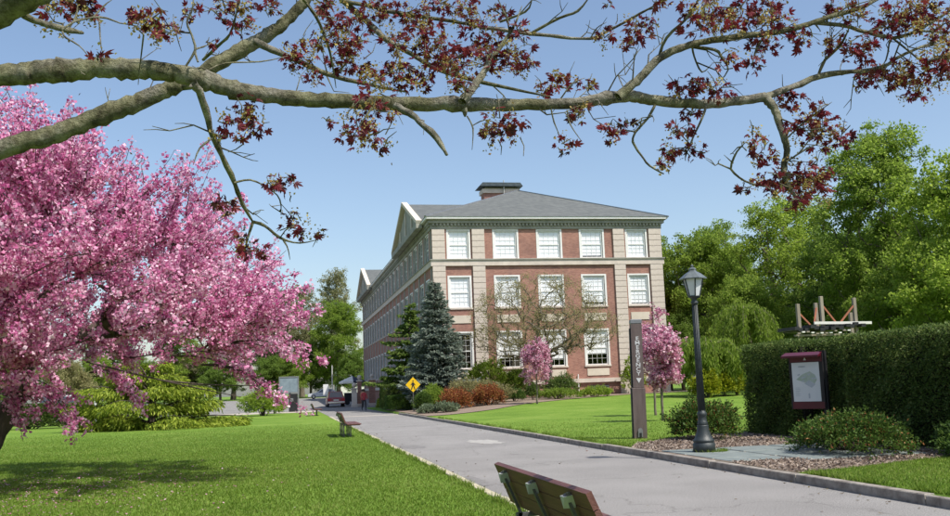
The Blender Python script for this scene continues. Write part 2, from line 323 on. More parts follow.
xs = [-900, -500, -300, -200, -120, -80, -60, -45, -35, -28, -22] + list(np.arange(-18, 3, 1.5)) + [3.02, 3.04, 7.67, 7.69] + list(np.arange(8, 34.1, 1)) + [36, 40, 45, 50, 60, 80, 120, 200, 300, 500, 900]
ys = [-300, -100, -50, -20] + list(np.arange(-10, 40, 2.5)) + list(np.arange(40, 76.1, 1)) + [80, 85, 90, 90.4, 90.6, 95, 100, 110, 120, 140, 160, 175, 200, 260, 350, 500, 900, 1500]
grid('lawn', xs, ys, gz, M['lawn'])
grid('road', [3.1, 4.2, 5.4, 6.5, 7.62], list(np.arange(-20, 91, 3)), lambda x, y: .0+0*x, M['asphalt'])
def zstreet(x, y): return .05+np.clip((y-90)*.012, 0, 1.0)
grid('street', [-70, -40, -20, -8, 0, 3.1, 7.6, 11.7], [88.6, 90, 95, 100, 110, 120, 135, 150, 158], lambda x, y: np.where(y < 89, -.02, zstreet(x, y)), M['asphalt'])
grid('pavement', [-6, -3, 0, 2.9], [82.5, 84.5, 86, 88.6], lambda x, y: .045+0*x, M['concrete'])
grid('crossing_strip', [3.15, 5.3, 7.55], [63.4, 64.5], lambda x, y: .006+0*x, M['concrete'])
# worn patches
def blob(name, cx, cy, rx, ry, z, material, seed):
    r = random.Random(seed); n = 22
    P = [(cx+rx*math.cos(a)*(1+r.uniform(-.25, .25)), cy+ry*math.sin(a)*(1+r.uniform(-.25, .25)), z) for a in [2*math.pi*k/n for k in range(n)]]
    o = MB().add(P, [tuple(range(n))]).build(name, material); o['kind'] = 'structure'; return o
blob('asphalt_patch', 5.85, 28.0, .45, 1.3, .004, M['patch'], 1)
blob('asphalt_patch', 3.55, 27.2, .35, .9, .005, M['darkpatch'], 2)
blob('asphalt_patch', 3.28, 16.6, .13, .9, .004, M['darkpatch'], 3)
# kerbs
kr = random.Random(5)
kerb = empty('kerb', (7.68, 20, 0)); kerb['kind'] = 'structure'
me = MB().box(-.075, -1.49, -.2, .075, 1.49, .125, .012).mesh('kerb_stone'); me.materials.append(M['kerb'])
for k in range(28):
    o = link('kerb_stone', me, None, kerb, (kr.uniform(-.006, .006), -38+3*k+.0, kr.uniform(-.008, .006)), (0, 0, kr.uniform(-.002, .002)))
edge = empty('edging', (3.03, 20, 0)); edge['kind'] = 'structure'
me = MB().box(-.08, -1.48, -.2, .07, 1.48, .05, .012).mesh('edging_stone'); me.materials.append(M['edging'])
for k in range(28):
    link('edging_stone', me, None, edge, (kr.uniform(-.01, .01), -38+3*k, kr.uniform(-.012, .008)), (0, 0, kr.uniform(-.003, .003)))
# mulch by the lamp, bed before the hall
def bedstrip(name, front, back, n, m, material, dz=.015):
    """sheet between two polylines (each a list of xy), draped on the ground"""
    def res(P, t):
        P = np.array(P, float); L = np.r_[0, np.cumsum(np.linalg.norm(np.diff(P, axis=0), axis=1))]; L /= L[-1]; return np.array([np.interp(t, L, P[:, 0]), np.interp(t, L, P[:, 1])])
    V = []
    for i in range(n+1):
        a = res(front, i/n); b = res(back, i/n)
        for j in range(m+1):
            p = a+(b-a)*j/m; V.append((p[0], p[1], max(G0(p[0], p[1]), .03)+dz))
    F = [(i*(m+1)+j, (i+1)*(m+1)+j, (i+1)*(m+1)+j+1, i*(m+1)+j+1) for i in range(n) for j in range(m)]
    o = link(name, npmesh(name, V, F, True), material); o['kind'] = 'structure'; return o
MUL_A = [(7.77, 13.7), (9.2, 14.1), (10.6, 14.7), (12.6, 15.2), (14.5, 15.6)]
MUL_B = [(7.77, 20.9), (8.4, 22.2), (9.3, 22.9), (10.6, 24.2), (14.5, 25.0)]
bedstrip('mulch', MUL_A, MUL_B, 24, 20, M['mulch'], .008)
bedstrip('mulch', [(7.8, 52.6), (9.2, 53.2), (12.4, 55.5), (16, 60.2), (20, 64.5), (27, 70.5), (33, 72.5)], [(7.8, 76), (9.2, 76), (12.4, 74.9), (16, 74.9), (20, 74.9), (27, 74.9), (33, 74.9)], 50, 16, M['mulch'], .03)
grid('path', [26, 30, 34, 40, 50, 60], [75.2, 77.2], lambda x, y: gz(x, y)+.03, M['concrete'])
# chips of mulch
rng = np.random.RandomState(11)
n = 26000; u = rng.rand(n); v = rng.rand(n)
A = np.array(MUL_A); Bb = np.array(MUL_B); t = np.linspace(0, 1, 5)
ax = np.stack([np.interp(u, t, A[:, 0]), np.interp(u, t, A[:, 1])], 1); bx = np.stack([np.interp(u, t, Bb[:, 0]), np.interp(u, t, Bb[:, 1])], 1)
p = ax+(bx-ax)*v[:, None]; k = ~((p[:, 0] < 11.55) & (p[:, 1] > 15.55) & (p[:, 1] < 19.4) & ~((p[:, 0] < 9.1) & (p[:, 1] < 16.05))); p = p[k]; n = len(p); P3 = np.c_[p, np.full(n, .13)+rng.rand(n)*.02]
D = np.c_[rng.normal(0, 1, (n, 2)), rng.normal(0, .25, n)]
V, F = leafquads(P3, .05, rng, D, .1, .45, .5, .05)
tag(link('mulch_chips', npmesh('mulch_chips', V, F), M['chip']), 'loose brown wood chips on the bed by the lamp post', 'mulch', kind='stuff')
# bluestone slabs
terrace = empty('paving', (7.8, 15.5, .12)); terrace['kind'] = 'structure'
for i, (x0, x1) in enumerate(((.0, 1.25), (1.27, 2.45), (2.47, 3.7))):
    for j, (y0, y1) in enumerate(((.1, 1.3), (1.32, 2.55), (2.57, 3.85))):
        if (i, j) == (0, 0): y0 = .55
        b = MB(); h = .022+kr.uniform(-.005, .006); b.box(x0+.035, y0+.035, -.04, x1-.035, y1-.035, h, .012)
        b.build('slab', M['bluestone'], terrace)

# ---------------------------------------------------------------- grass blades (near lawn)
def blades(name, pts, label, hgt=.06):
    rng = np.random.RandomState(len(pts)); n = len(pts); z = gz(pts[:, 0], pts[:, 1]); P = np.c_[pts, z-.005]
    a = rng.rand(n)*6.283; w = .006+.006*rng.rand(n); h = hgt*(.5+rng.rand(n)); tx = np.c_[np.cos(a)*w, np.sin(a)*w, np.zeros(n)]
    le = np.c_[rng.normal(0, .45, (n, 2)), np.ones(n)]; tip = P+le*h[:, None]
    V = np.stack([P-tx, P+tx, tip], 1).reshape(-1, 3)
    o = link(name, npmesh(name, V, np.arange(3*n).reshape(n, 3)), M['blade']); return tag(o, label, 'grass', kind='stuff')
rng = np.random.RandomState(4)
n = 560000; y = 9.5+45*rng.rand(n)**1.7; x = 2.94-(16*rng.rand(n)); k = (x > -1.2-.34*y) & (rng.rand(n) < np.clip((52-y)/25, 0, 1)); p = np.c_[x, y][k]
blades('grass', p, 'short mown green grass beside the left edging of the road', .034)
n = 70000; x = 7.78+6.5*rng.rand(n); y = 8.5+7*rng.rand(n); k = y < np.interp(x, A[:, 0], A[:, 1])+rng.normal(0, .06, n); p1 = np.c_[x, y][k]
n = 60000; x = 7.78+11*rng.rand(n); y = 20.8+20*rng.rand(n)**1.6; k = (y > np.interp(x, Bb[:, 0], Bb[:, 1])+rng.normal(0, .06, n)) & (rng.rand(n) < np.clip((41-y)/17, 0, 1)); p2 = np.c_[x, y][k]
blades('grass', np.r_[p1, p2], 'short mown green grass behind the kerb across the road', .036)
n = 16000; k = rng.rand(n) < .5; ye = 9+40*rng.rand(n)**1.5; xe = np.where(k, 2.95-np.abs(rng.normal(0, .05, n)), 7.79+np.abs(rng.normal(0, .05, n))); ok = (np.sin(ye*2.1)+np.sin(ye*5.3+1)+rng.normal(0, .7, n) > .1) & (k | (ye < 13.6) | (ye > 21))
blades('grass', np.c_[xe, ye][ok], 'longer ragged grass fringe leaning over the kerb and edging stones', .085)
# rough tuft at the lamp's foot
a = rng.rand(900)*6.283; r = .24+.12*rng.rand(900); p = np.c_[8.44+r*np.cos(a)+.1, 18.4+r*np.sin(a)*.8]
blades('grass_tuft', p, 'thin yellow green grass tuft round the foot of the lamp post', .07)

# ---------------------------------------------------------------- the hall
HX0, HX1, HY0, HY1 = 11.9, 31.5, 75.0, 144.0
hall = empty('brick_hall', (21.7, 75, .6), 'three storey red brick hall with limestone trim and grey hipped roof', 'building')
inv = Matrix.Translation((-21.7, -75, -.6))
def hpart(mb, name, material, parent=None, smooth=False):
    o = mb.build(name, material, parent or hall, None, smooth)
    if parent is None: o.location = (-21.7, -75, -.6)
    return o
ROWS = [(3.1, 5.95), (8.0, 10.48), (11.98, 14.28)]
FW = [(13.22, 14.88), (17.05, 18.93), (20.75, 22.65), (24.45, 26.33), (28.5, 30.14)]
LW = [(77.0+3.5*i, 77.0+3.5*i+1.7) for i in range(19)]
def holed(us, zs, holes, put, depth):
    """wall faces round openings, with reveals; put(u,z,d) -> xyz"""
    mb = MB(); U = sorted(set([us[0], us[1]]+[e for h in holes for e in h[:2]])); Z = sorted(set([zs[0], zs[1]]+[e for h in holes for e in h[2:]]))
    for a, b in zip(U, U[1:]):
        for c, d in zip(Z, Z[1:]):
            if any(h[0] <= a and b <= h[1] and h[2] <= c and d <= h[3] for h in holes): continue
            mb.add([put(a, c, 0), put(b, c, 0), put(b, d, 0), put(a, d, 0)], [(0, 1, 2, 3)])
    for a, b, c, d in holes:
        for (p, q) in (((a, c), (b, c)), ((b, c), (b, d)), ((b, d), (a, d)), ((a, d), (a, c))):
            mb.add([put(p[0], p[1], 0), put(q[0], q[1], 0), put(q[0], q[1], depth), put(p[0], p[1], depth)], [(0, 1, 2, 3)])
    return mb
fh = [(a, b, c, d) for a, b in FW for c, d in ROWS]; lh = [(a, b, c, d) for a, b in LW for c, d in ROWS]
hpart(holed((HX0, HX1), (-.3, 14.9), fh, lambda u, z, d: (u, HY0+d, z), .25), 'front_wall', M['brick'])
hpart(holed((HY0, HY1), (-.3, 14.9), lh, lambda u, z, d: (HX0+d, u, z), .25), 'side_wall', M['brick'])
hpart(MB().add([(HX1, HY0, -.3), (HX1, HY1, -.3), (HX1, HY1, 14.9), (HX1, HY0, 14.9)], [(0, 1, 2, 3)]), 'side_wall', M['brick'])
hpart(MB().add([(HX0, HY1, -.3), (HX1, HY1, -.3), (HX1, HY1, 14.9), (HX0, HY1, 14.9)], [(0, 1, 2, 3)]), 'rear_wall', M['brick'])
for zf in (2.0, 7.1, 11.4): hpart(MB().box(HX0+.3, HY0+.3, zf-.1, HX1-.3, HY1-.3, zf), 'floor_slab', M['dark_inside'])
hpart(MB().box(HX0+4.5, HY0+4.5, -.2, HX1-.4, HY1-.4, 14.8), 'inner_room', M['dark_inside'])
# windows: frame > glass, muntins, sill, blind
WM = {}
def winmeshes(w, h, pr=.085):
    key = (round(w, 2), round(h, 2), pr)
    if key in WM: return WM[key]
    f = .11; fr = MB().box(0, 0, 0, f, .12, h).box(w-f, 0, 0, w, .12, h).box(f, .002, h-f, w-f, .12, h).box(f, .002, 0, w-f, .12, f*.8).box(f, .03, h*.5-.045, w-f, .1, h*.5+.045)
    cs = MB().box(-.15, -pr, -.0, -.0, .03, h+.0).box(w, -pr, 0, w+.15, .03, h).box(-.15, -pr-.002, h, w+.15, .03, h+.13)
    mu = MB(); nc = 4
    for i in range(1, nc): x = f+(w-2*f)*i/nc; mu.box(x-.009, .06, f*.8, x+.009, .085, h-f)
    for i in (1, 2, 4, 5):
        z = f+(h-2*f)*i/6; mu.box(f, .062, z-.009, w-f, .083, z+.009)
    gl = MB().add([(f, .075, f*.8), (w-f, .075, f*.8), (w-f, .075, h-f), (f, .075, h-f)], [(0, 1, 2, 3)])
    si = MB().box(-.2, -pr-.055, -.13, w+.2, .1, -.001)
    r = [fr.mesh('frame'), cs.mesh('casing'), mu.mesh('muntins'), gl.mesh('glass'), si.mesh('sill')]
    for me, m in zip(r, ('white', 'white', 'white', 'glass' if pr > .08 else 'screen', 'stone')): me.materials.append(M[m])  # flank panes get the dark painted colour instead of reflecting glass
    WM[key] = r; return r
BL = {}
wr = random.Random(8)
def window(loc, rz, w, h, drop, pr=.085):
    fr, cs, mu, gl, si = winmeshes(w, h, pr)
    o = link('window', fr, None, hall, (loc[0]-21.7, loc[1]-75, loc[2]-.6), (0, 0, rz))
    link('casing', cs, None, o); link('muntins', mu, None, o); link('glass', gl, None, o); link('sill', si, None, o)
    if drop > 0:
        k = (round(w, 2), round(h, 2), drop)
        if k not in BL:
            BL[k] = MB().box(.112, .088, h*(1-drop)+.05, w-.112, .098, h-.112).mesh('blind'); BL[k].materials.append(M['blind'])
        link('blind', BL[k], None, o)
for i, (a, b) in enumerate(FW):
    for r, (c, d) in enumerate(ROWS):
        drop = [[0, .75, .8, .7, .8][i], [1, .98, .98, .9, .95][i], [.98, 1, .97, .93, 1][i]][r]
        window((a, HY0+.06, c), 0, b-a, d-c, drop)
for i, (a, b) in enumerate(LW):
    for r, (c, d) in enumerate(ROWS):
        window((HX0+.06, b, c), -math.pi/2, b-a, d-c, wr.choice([0, 0, 0, 0, .3, .4]), .065)
# stone trim
def ring(name, p, z0, z1, m, q=None):
    hpart(MB().box(HX0-p, HY0-p, z0, HX1+p, HY1+p, z1), name, M[m])
def band(name, p, z0, z1, m):      # thin bands laid on the walls (front, road side)
    hpart(MB().box(HX0-p, HY0-p, z0, HX1+p, HY0-.001, z1), name, M[m])
    hpart(MB().box(HX0-p, HY0-.0005, z0, HX0-.001, HY1+p, z1), name, M[m])
    hpart(MB().box(HX1+.001, HY0-.0005, z0, HX1+p, HY1+p, z1), name, M[m])
band('belt_course', .16, 11.40, 11.86, 'stone'); band('belt_moulding', .24, 11.86, 11.95, 'greystone')
band('water_table', .2, 1.7, 2.02, 'stone')
ring('frieze', .1, 14.42, 14.88, 'greystone'); ring('cornice', .3, 14.88, 15.12, 'greystone'); ring('cornice', .42, 15.12, 15.2, 'greystone'); ring('gutter', .55, 15.2, 15.37, 'white')
d = MB()
for k in range(66): x = HX0+.02+k*.3; d.box(x, HY0-.24, 14.68, x+.16, HY0-.1, 14.88)
for k in range(230): y = HY0+.1+k*.3; d.box(HX0-.24, y, 14.68, HX0-.1, y+.16, 14.88)
o = hpart(d, 'dentils', M['greystone']); o['kind'] = 'stuff'
# quoined pilasters of separate blocks
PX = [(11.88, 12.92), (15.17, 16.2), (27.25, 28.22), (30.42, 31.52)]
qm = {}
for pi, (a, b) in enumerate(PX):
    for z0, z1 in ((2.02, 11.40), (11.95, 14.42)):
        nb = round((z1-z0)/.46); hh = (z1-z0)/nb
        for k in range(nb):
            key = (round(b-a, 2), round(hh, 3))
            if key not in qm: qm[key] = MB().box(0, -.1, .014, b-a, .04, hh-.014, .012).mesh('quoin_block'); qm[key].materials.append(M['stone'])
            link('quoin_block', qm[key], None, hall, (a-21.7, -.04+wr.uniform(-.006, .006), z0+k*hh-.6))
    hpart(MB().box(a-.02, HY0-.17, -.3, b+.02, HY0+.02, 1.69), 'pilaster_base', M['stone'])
    if pi == 0 or pi == 3:
        pass
for a, b in FW:
    for c, d_ in ((6.75, 7.38), (2.25, 2.82)): hpart(MB().box(a+.0, HY0-.05, c, b, HY0+.03, d_), 'stone_panel', M['panel'])
# downpipe and basement grilles on the front
hpart(MB().bar((23.6, HY0-.12, .4), (23.6, HY0-.12, 2.4), .05, 8), 'downpipe', M['white'])
for a, b in FW[1:4]:
    g = MB().box(a+.2, HY0-.04, .75, b-.1, HY0+.02, 1.45)
    o = hpart(g, 'vent', M['dark_inside']); g = MB()
    for k in range(6): g.box(a+.22, HY0-.07, .80+k*.11, b-.12, HY0-.035, .84+k*.11)
    for k in range(7): g.box(a+.25+k*.24, HY0-.068, .77, a+.27+k*.24, HY0-.036, 1.43)
    hpart(g, 'grille', M['steel'], o)
# road side: pilasters between the bays, pavilions carrying pediments
for i in range(20):
    y = 76.15+3.5*i-.85+.42
    if y > HY1-.6: break
    proud = .045 if (77.5 < y < 96.5 or y > 124) else .03
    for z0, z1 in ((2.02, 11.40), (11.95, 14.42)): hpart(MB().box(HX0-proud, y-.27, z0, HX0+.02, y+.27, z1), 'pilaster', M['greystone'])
# hipped roof and cross gables
ex0, ex1, ey0, ey1, ze, zr = HX0-.6, HX1+.6, HY0-.6, HY1+.6, 15.375, 19.75
yr0, yr1 = ey0+10.4, ey1-10.4
hpart(MB().add([(ex0, ey0, ze), (ex1, ey0, ze), (ex1, ey1, ze), (ex0, ey1, ze), (21.7, yr0, zr), (21.7, yr1, zr)], [(0, 1, 4), (1, 2, 5, 4), (2, 3, 5), (3, 0, 4, 5), (3, 2, 1, 0)]), 'roof', M['slate'])
for p, q in (((ex0, ey0, ze), (21.7, yr0, zr)), ((ex1, ey0, ze), (21.7, yr0, zr)), ((21.7, yr0, zr), (21.7, yr1, zr))):
    hpart(MB().beam(p, q, .22, .12), 'ridge_cap', M['steel'])
for yc, hw, zt in ((86.4, 9.1, 18.7), (134.0, 9.1, 18.7)):
    x0 = HX0-.6
    hpart(MB().add([(x0-.25, yc-hw, ze+.02), (x0-.25, yc+hw, ze+.02), (x0-.25, yc, zt), (20.5, yc-hw*.05, zt-.16), (20.5, yc+hw*.05, zt-.16), (20.5, yc, zt), (12.3, yc-hw, ze+.02), (12.3, yc+hw, ze+.02)],
        [(0, 2, 5, 3, 6), (2, 1, 7, 4, 5)]), 'gable_roof', M['slate'])
    ped = hpart(MB().add([(x0, yc-hw+.5, ze-.1), (x0, yc+hw-.5, ze-.1), (x0, yc, zt-.35)], [(0, 1, 2)]), 'tympanum', M['greystone'])
    rk = MB()
    for s in (-1, 1): rk.beam((x0-.12, yc+s*(hw+.15), ze+.02), (x0-.12, yc, zt+.06), .5, .30)
    hpart(rk, 'raking_cornice', M['panel'])
    hpart(MB().box(x0-.35, yc-hw-.1, 14.9, HX0-.45, yc+hw+.1, 15.36), 'pavilion_cornice', M['greystone'])
    for s in (-.45, 0, .45):
        hpart(MB().box(x0-.1, yc+s*hw-.25, 15.4, x0-.02, yc+s*hw+.25, 15.4+(1-abs(s))*2.4), 'tympanum_panel', M['stone'])
ch = hpart(MB().box(19.0, 87.2, 17.5, 22.35, 88.6, 20.0), 'chimney', M['brick'])
hpart(MB().box(18.85, 87.05, 20.0, 22.5, 88.75, 20.4), 'chimney_band', M['stone'], ch)
hpart(MB().box(19.15, 87.35, 20.4, 22.2, 88.45, 20.6), 'chimney_neck', M['greystone'], ch)
hpart(MB().prism([(18.5, 20.6), (22.75, 20.6), (22.5, 20.95), (18.8, 20.95)], 'y', 86.7, 89.1), 'chimney_cap', M['copper'], ch)
hpart(MB().box(16.2, 88.0, 18.0, 18.6, 89.2, 18.95), 'roof_hatch', M['white'])
hpart(MB().bar((20.9, 86.9, 19.2), (20.9, 86.9, 21.2), .05, 6), 'vent_pipe', M['galv'])

# ---------------------------------------------------------------- street furniture
def bench(y, label):
    t = empty('park_bench', (2.0, y, .03), label, 'bench', 'benches along the road'); Lh = 1.42
    bk = [((-.005, .85), (.045, .735)), ((.05, .728), (.095, .613)), ((.1, .606), (.145, .49))]
    for (x0, z0), (x1, z1) in bk:
        th = .022; b = MB(); nx, nz = .92*th, .4*th
        b.prism([(x0-nx, z0-nz), (x1-nx, z1-nz), (x1+nx, z1+nz), (x0+nx, z0+nz)], 'y', -Lh, Lh).build('back_slat', M['bench'], t)
    for k in range(4):
        x = .2+k*.125; MB().box(x, -Lh, .43, x+.115, Lh, .468, .006).build('seat_slat', M['bench'], t)
    for s in (-1.22, -.28, .68, 1.28)[:3] if False else (-1.0, 0, 1.0):
        b = MB(); b.beam((-.045, s, .80), (.12, s, .42), .05, .022); b.beam((-.045, s-.03, .80), (-.02, s-.03, .80), .03, .03)
        b.build('back_bracket', M['galv'] if False else M['iron'], t)
        MB().add([(-.07, s-.05, .785), (-.07, s+.05, .785), (.012, s+.05, .80), (.012, s-.05, .80), (-.06, s, .70), (.03, s, .70)], [(0, 1, 2, 3), (0, 4, 1), (2, 1, 4, 5), (0, 3, 5, 4), (3, 2, 5)]).build('bracket_cap', M['galv'], t)
        for dx in (.1, .34):
            MB().box(dx-.022, s-.03, -.1, dx+.022, s+.03, .43).build('leg', M['iron'], t)
        MB().box(.09, s-.03, .395, .68, s+.03, .428).build('seat_bearer', M['iron'], t)
    return t
bench(7.65, 'dark red slatted park bench whose back boards and steel brackets show close up')
bench(35.4, 'dark red slatted park bench standing alone halfway along the left lawn')
bench(69.6, 'small distant dark red bench where the left lawn meets the concrete pavement')
# lamp post
lamp = empty('lamp_post', (8.4, 18.41, .14), 'dark green iron lamp post with frosted lantern beside the road', 'lamp post')
MB().lathe([(.225, 0), (.225, .17), (.205, .185), (.205, .2), (.215, .21), (.215, .24), (.19, .26), (.155, .33), (.125, .42), (.115, .52), (.115, .54)], 20).build('base', M['lampiron'], lamp, None, True)
b = MB(); b.lathe([(.1, .53), (.105, .56), (.105, .60), (.09, .62), (.085, .72), (.1, .74), (.1, .78), (.078, .81), (.07, .84)], 16); b.build('collar', M['lampiron'], lamp, None, True)
b = MB()
for k in range(12):
    a = 2*math.pi*k/12; b.bar((.066*math.cos(a), .066*math.sin(a), .82), (.047*math.cos(a), .047*math.sin(a), 3.02), .012, 5, .009)
b.lathe([(.066, .82), (.047, 3.02)], 14); b.build('shaft', M['lampiron'], lamp, None, True)
MB().lathe([(.05, 3.0), (.075, 3.03), (.075, 3.06), (.05, 3.09), (.05, 3.12), (.1, 3.15), (.125, 3.17), (.125, 3.19)], 16).build('neck', M['lampiron'], lamp, None, True)
lan = MB(); nS = 6; rb, rt, z0, z1 = .125, .215, 3.19, 3.54
for k in range(nS):
    a = 2*math.pi*(k+.3)/nS; lan.bar((rb*math.cos(a), rb*math.sin(a), z0), (rt*math.cos(a), rt*math.sin(a), z1), .014, 5)
lo = lan.build('lantern_frame', M['lampiron'], lamp)
for k in range(nS):
    a, c = 2*math.pi*(k+.3)/nS, 2*math.pi*(k+1.3)/nS; e = .96
    MB().add([(rb*e*math.cos(a), rb*e*math.sin(a), z0), (rb*e*math.cos(c), rb*e*math.sin(c), z0), (rt*e*math.cos(c), rt*e*math.sin(c), z1), (rt*e*math.cos(a), rt*e*math.sin(a), z1)], [(0, 1, 2, 3)]).build('pane', M['lampglass'], lo)
MB().lathe([(.285, 3.535), (.29, 3.55), (.17, 3.65), (.085, 3.70), (.075, 3.72), (.08, 3.75), (.05, 3.78), (.02, 3.79), (.03, 3.82), (.008, 3.85)], 6).build('lantern_roof', M['lamproof'], lamp)
# emergency post
post = empty('emergency_post', (9.24, 24.2, .12), 'tall brown square emergency call post with white lettering', 'call post', rz=-.24)
post.rotation_euler = (0, math.radians(.9), -.24)
MB().box(-.165, -.185, -.1, .175, .165, 1.32, .01).build('lower_column', M['post'], post)
MB().box(-.135, -.155, 1.32, .155, .135, 3.02, .01).build('upper_column', M['post'], post)
MB().box(-.14, -.16, 3.02, .16, .14, 3.14, .015).build('top_cap', M['steel'], post)
MB().box(-.185, -.1, 0.0, -.166, .12, 1.3).build('side_rail', M['black'], post); MB().box(-.165, -.06, 1.33, -.136, .08, 2.9).build('side_rail', M['black'], post)
MB().prism([(-.06, .04), (.06, .04), (.06, .22), (.035, .27), (-.035, .27), (-.06, .22)], 'y', -.215, -.186).build('outlet_cover', M['steel'], post)
MB().prism([(-.03, .04), (.03, .04), (.03, .15), (-.03, .15)], 'y', -.222, -.216).build('outlet', M['black'], post)
def text_mesh(txt, size):
    c = bpy.data.curves.new('lettering', 'FONT'); c.body = txt; c.size = size; c.extrude = .002; c.align_x = 'CENTER'; c.align_y = 'CENTER'; c.offset = size*.018
    o = bpy.data.objects.new('lettering', c); COL.objects.link(o); bpy.context.view_layer.update()
    me = bpy.data.meshes.new_from_object(o.evaluated_get(bpy.context.evaluated_depsgraph_get())); bpy.data.objects.remove(o); me.name = 'lettering'; return me
for k, chx in enumerate('EMERGENCY'):
    link('letter', text_mesh(chx, .15), M['textwhite'], post, (.02, -.159, 2.62-k*.116), (math.pi/2, 0, 0), (1.15, .95, 1))
MB().prism([(-.05, 1.58), (.09, 1.58), (.02, 1.45)], 'y', -.162, -.157).build('arrow', M['textwhite'], post)
# map board before the hedge
bd = empty('map_board', (11.95, 20.35, .12), 'maroon framed campus map board on a dark post before the tall hedge', 'notice board', rz=-.95)
MB().box(.34, .03, -.1, .46, .13, 2.05).build('post', M['black'], bd)
MB().box(-.40, -.02, .72, .42, .06, 2.0).build('backboard', M['black'], bd)
MB().box(-.36, -.035, .72, .40, -.021, .88).build('bottom_rail', M['maroon'], bd)
MB().box(-.36, -.035, 1.80, .40, -.021, 1.97).build('header', M['maroon'], bd)
MB().box(.335, -.04, .88, .42, -.021, 1.80).build('side_rail', M['black'], bd)
MB().prism([(-.20, 1.90), (-.20, 1.95), (.06, 2.03), (.06, 1.97)], 'x', -.50, .40).build('hood', M['maroon'], bd)
sh = MB().box(-.33, -.03, .89, .33, -.023, 1.79).build('map_sheet', M['paper'], bd)
rr = random.Random(3)
def flat(poly, m, name, dy): MB().prism(poly, 'y', -.0305-dy, -.0302-dy).build(name, M[m], sh)
flat([(-.24, 1.40), (-.08, 1.52), (.10, 1.58), (.22, 1.50), (.26, 1.38), (.16, 1.24), (.02, 1.30), (-.12, 1.36)], 'mapgreen', 'map_print', .0)
flat([(-.05, 1.30), (.12, 1.20), (.22, 1.28), (.06, 1.38)], 'mapgrey', 'map_print', .0006)
for k in range(9):
    x, z = rr.uniform(-.2, .2), rr.uniform(1.28, 1.52); flat([(x, z), (x+.06, z+.02), (x+.05, z+.05), (x-.01, z+.03)], 'mapgrey', 'map_print', .0012)
for k in range(5): flat([(-.17+.03*k, 1.68-k*.0), (-.15+.03*k+.03, 1.68), (-.15+.03*k+.03, 1.71), (-.17+.03*k, 1.71)], 'mapgrey', 'map_print', .0003)
for k in range(6): z = 1.20-.035*k; flat([(-.27, z), (-.27+rr.uniform(.08, .16), z), (-.27+.08, z+.012), (-.27, z+.012)], 'mapgrey', 'map_print', .0003)
flat([(.03, .96), (.07, .96), (.07, 1.06), (.05, 1.09), (.03, 1.06)], 'mapgrey', 'map_print', .0004)
MB().prism([(-.03, 1.84), (.04, 1.84), (.005, 1.91)], 'y', -.0365, -.0355).build('emblem', M['paper'], bd)
# pedestrian crossing sign
sg = empty('crossing_sign', (8.84, 66, G0(8.84, 66)), 'yellow diamond pedestrian warning sign on a dark post by the hedge', 'road sign')
MB().box(-.035, .012, -.1, .035, .06, 2.2).build('post', M['iron'], sg)
pl = MB().prism([(0, 1.30), (.52, 1.82), (0, 2.34), (-.52, 1.82)], 'y', -.006, .006).build('plate', M['signyellow'], sg)
f = MB()
f.prism([(-.045, 2.04), (.0, 2.0), (.045, 2.04), (.045, 2.09), (0, 2.13), (-.045, 2.09)], 'y', -.012, -.008)
f.prism([(-.09, 1.97), (.07, 1.97), (.07, 1.74), (-.08, 1.74)], 'y', -.0122, -.0082)
f.prism([(-.08, 1.745), (0, 1.745), (-.08, 1.48), (-.16, 1.48)], 'y', -.0118, -.0078); f.prism([(0, 1.745), (.07, 1.745), (.16, 1.48), (.09, 1.48)], 'y', -.0116, -.0076)
f.prism([(.06, 1.95), (.17, 1.79), (.13, 1.76), (.03, 1.88)], 'y', -.0114, -.0074); f.prism([(-.07, 1.95), (-.18, 1.8), (-.15, 1.77), (-.04, 1.88)], 'y', -.0112, -.0072)
f.build('walking_figure', M['black'], pl)
# timber structure behind the hedge
# litter along the kerbs
rng = np.random.RandomState(17); n = 350; k = rng.rand(n) < .6; x = np.where(k, 7.58-np.abs(rng.normal(0, .22, n)), 3.13+np.abs(rng.normal(0, .2, n))); k = rng.rand(n) < .25; x[k] = rng.uniform(3.2, 7.5, k.sum()); y = 9+40*rng.rand(n)**1.6
V, F = leafquads(np.c_[x, y, np.full(n, .012)], .045, rng, np.c_[rng.normal(0, 1, (n, 2)), np.zeros(n)], .1, .6, .5, .1, nup=2.5)
tag(link('leaf_litter', npmesh('leaf_litter', V, F), M['bronze']), 'dry brown leaf litter lying along the road edges', 'litter', kind='stuff')
ts = empty('timber_frame', (20.8, 33.4, .12), 'weathered timber posts with orange braces and a white rail behind the hedge', 'timber frame')
PO = [(-1.55, -.4, 4.2), (-.55, -.4, 4.48), (-.25, .5, 4.3), (.85, -.4, 4.4), (1.3, .6, 3.9)]
for x, y, h in PO:
    MB().box(x-.06, y-.06, -.2, x+.06, y+.06, h, .012).build('post', M['timber'], ts)
MB().beam((-.98, -.5, 3.46), (1.45, -.5, 3.42), .06, .10).build('pale_rail', M['canvas'], ts)
for p, q in (((-.5, -.42, 4.1), (-.02, -.42, 3.48)), ((.8, -.42, 4.1), (.2, -.42, 3.48)), ((-1.5, -.42, 3.82), (-1.1, -.42, 3.4)), ((-.25, .45, 4.1), (-.6, .1, 3.5))): MB().beam(p, q, .05, .06).build('brace', M['orange'], ts)
rr = random.Random(9)
for k in range(10):
    x = -1.95+k*.21; z = 3.18+rr.uniform(-.05, .08)
    MB().box(x, -.75+rr.uniform(-.1, .1), z, x+.19, .5, z+.13).build('deck_board', M['black'], ts)
    if k > 4: MB().box(x+.9, -.7+rr.uniform(-.1, .1), z+.08, x+1.08, .4, z+.2).build('deck_board', M['black'], ts)
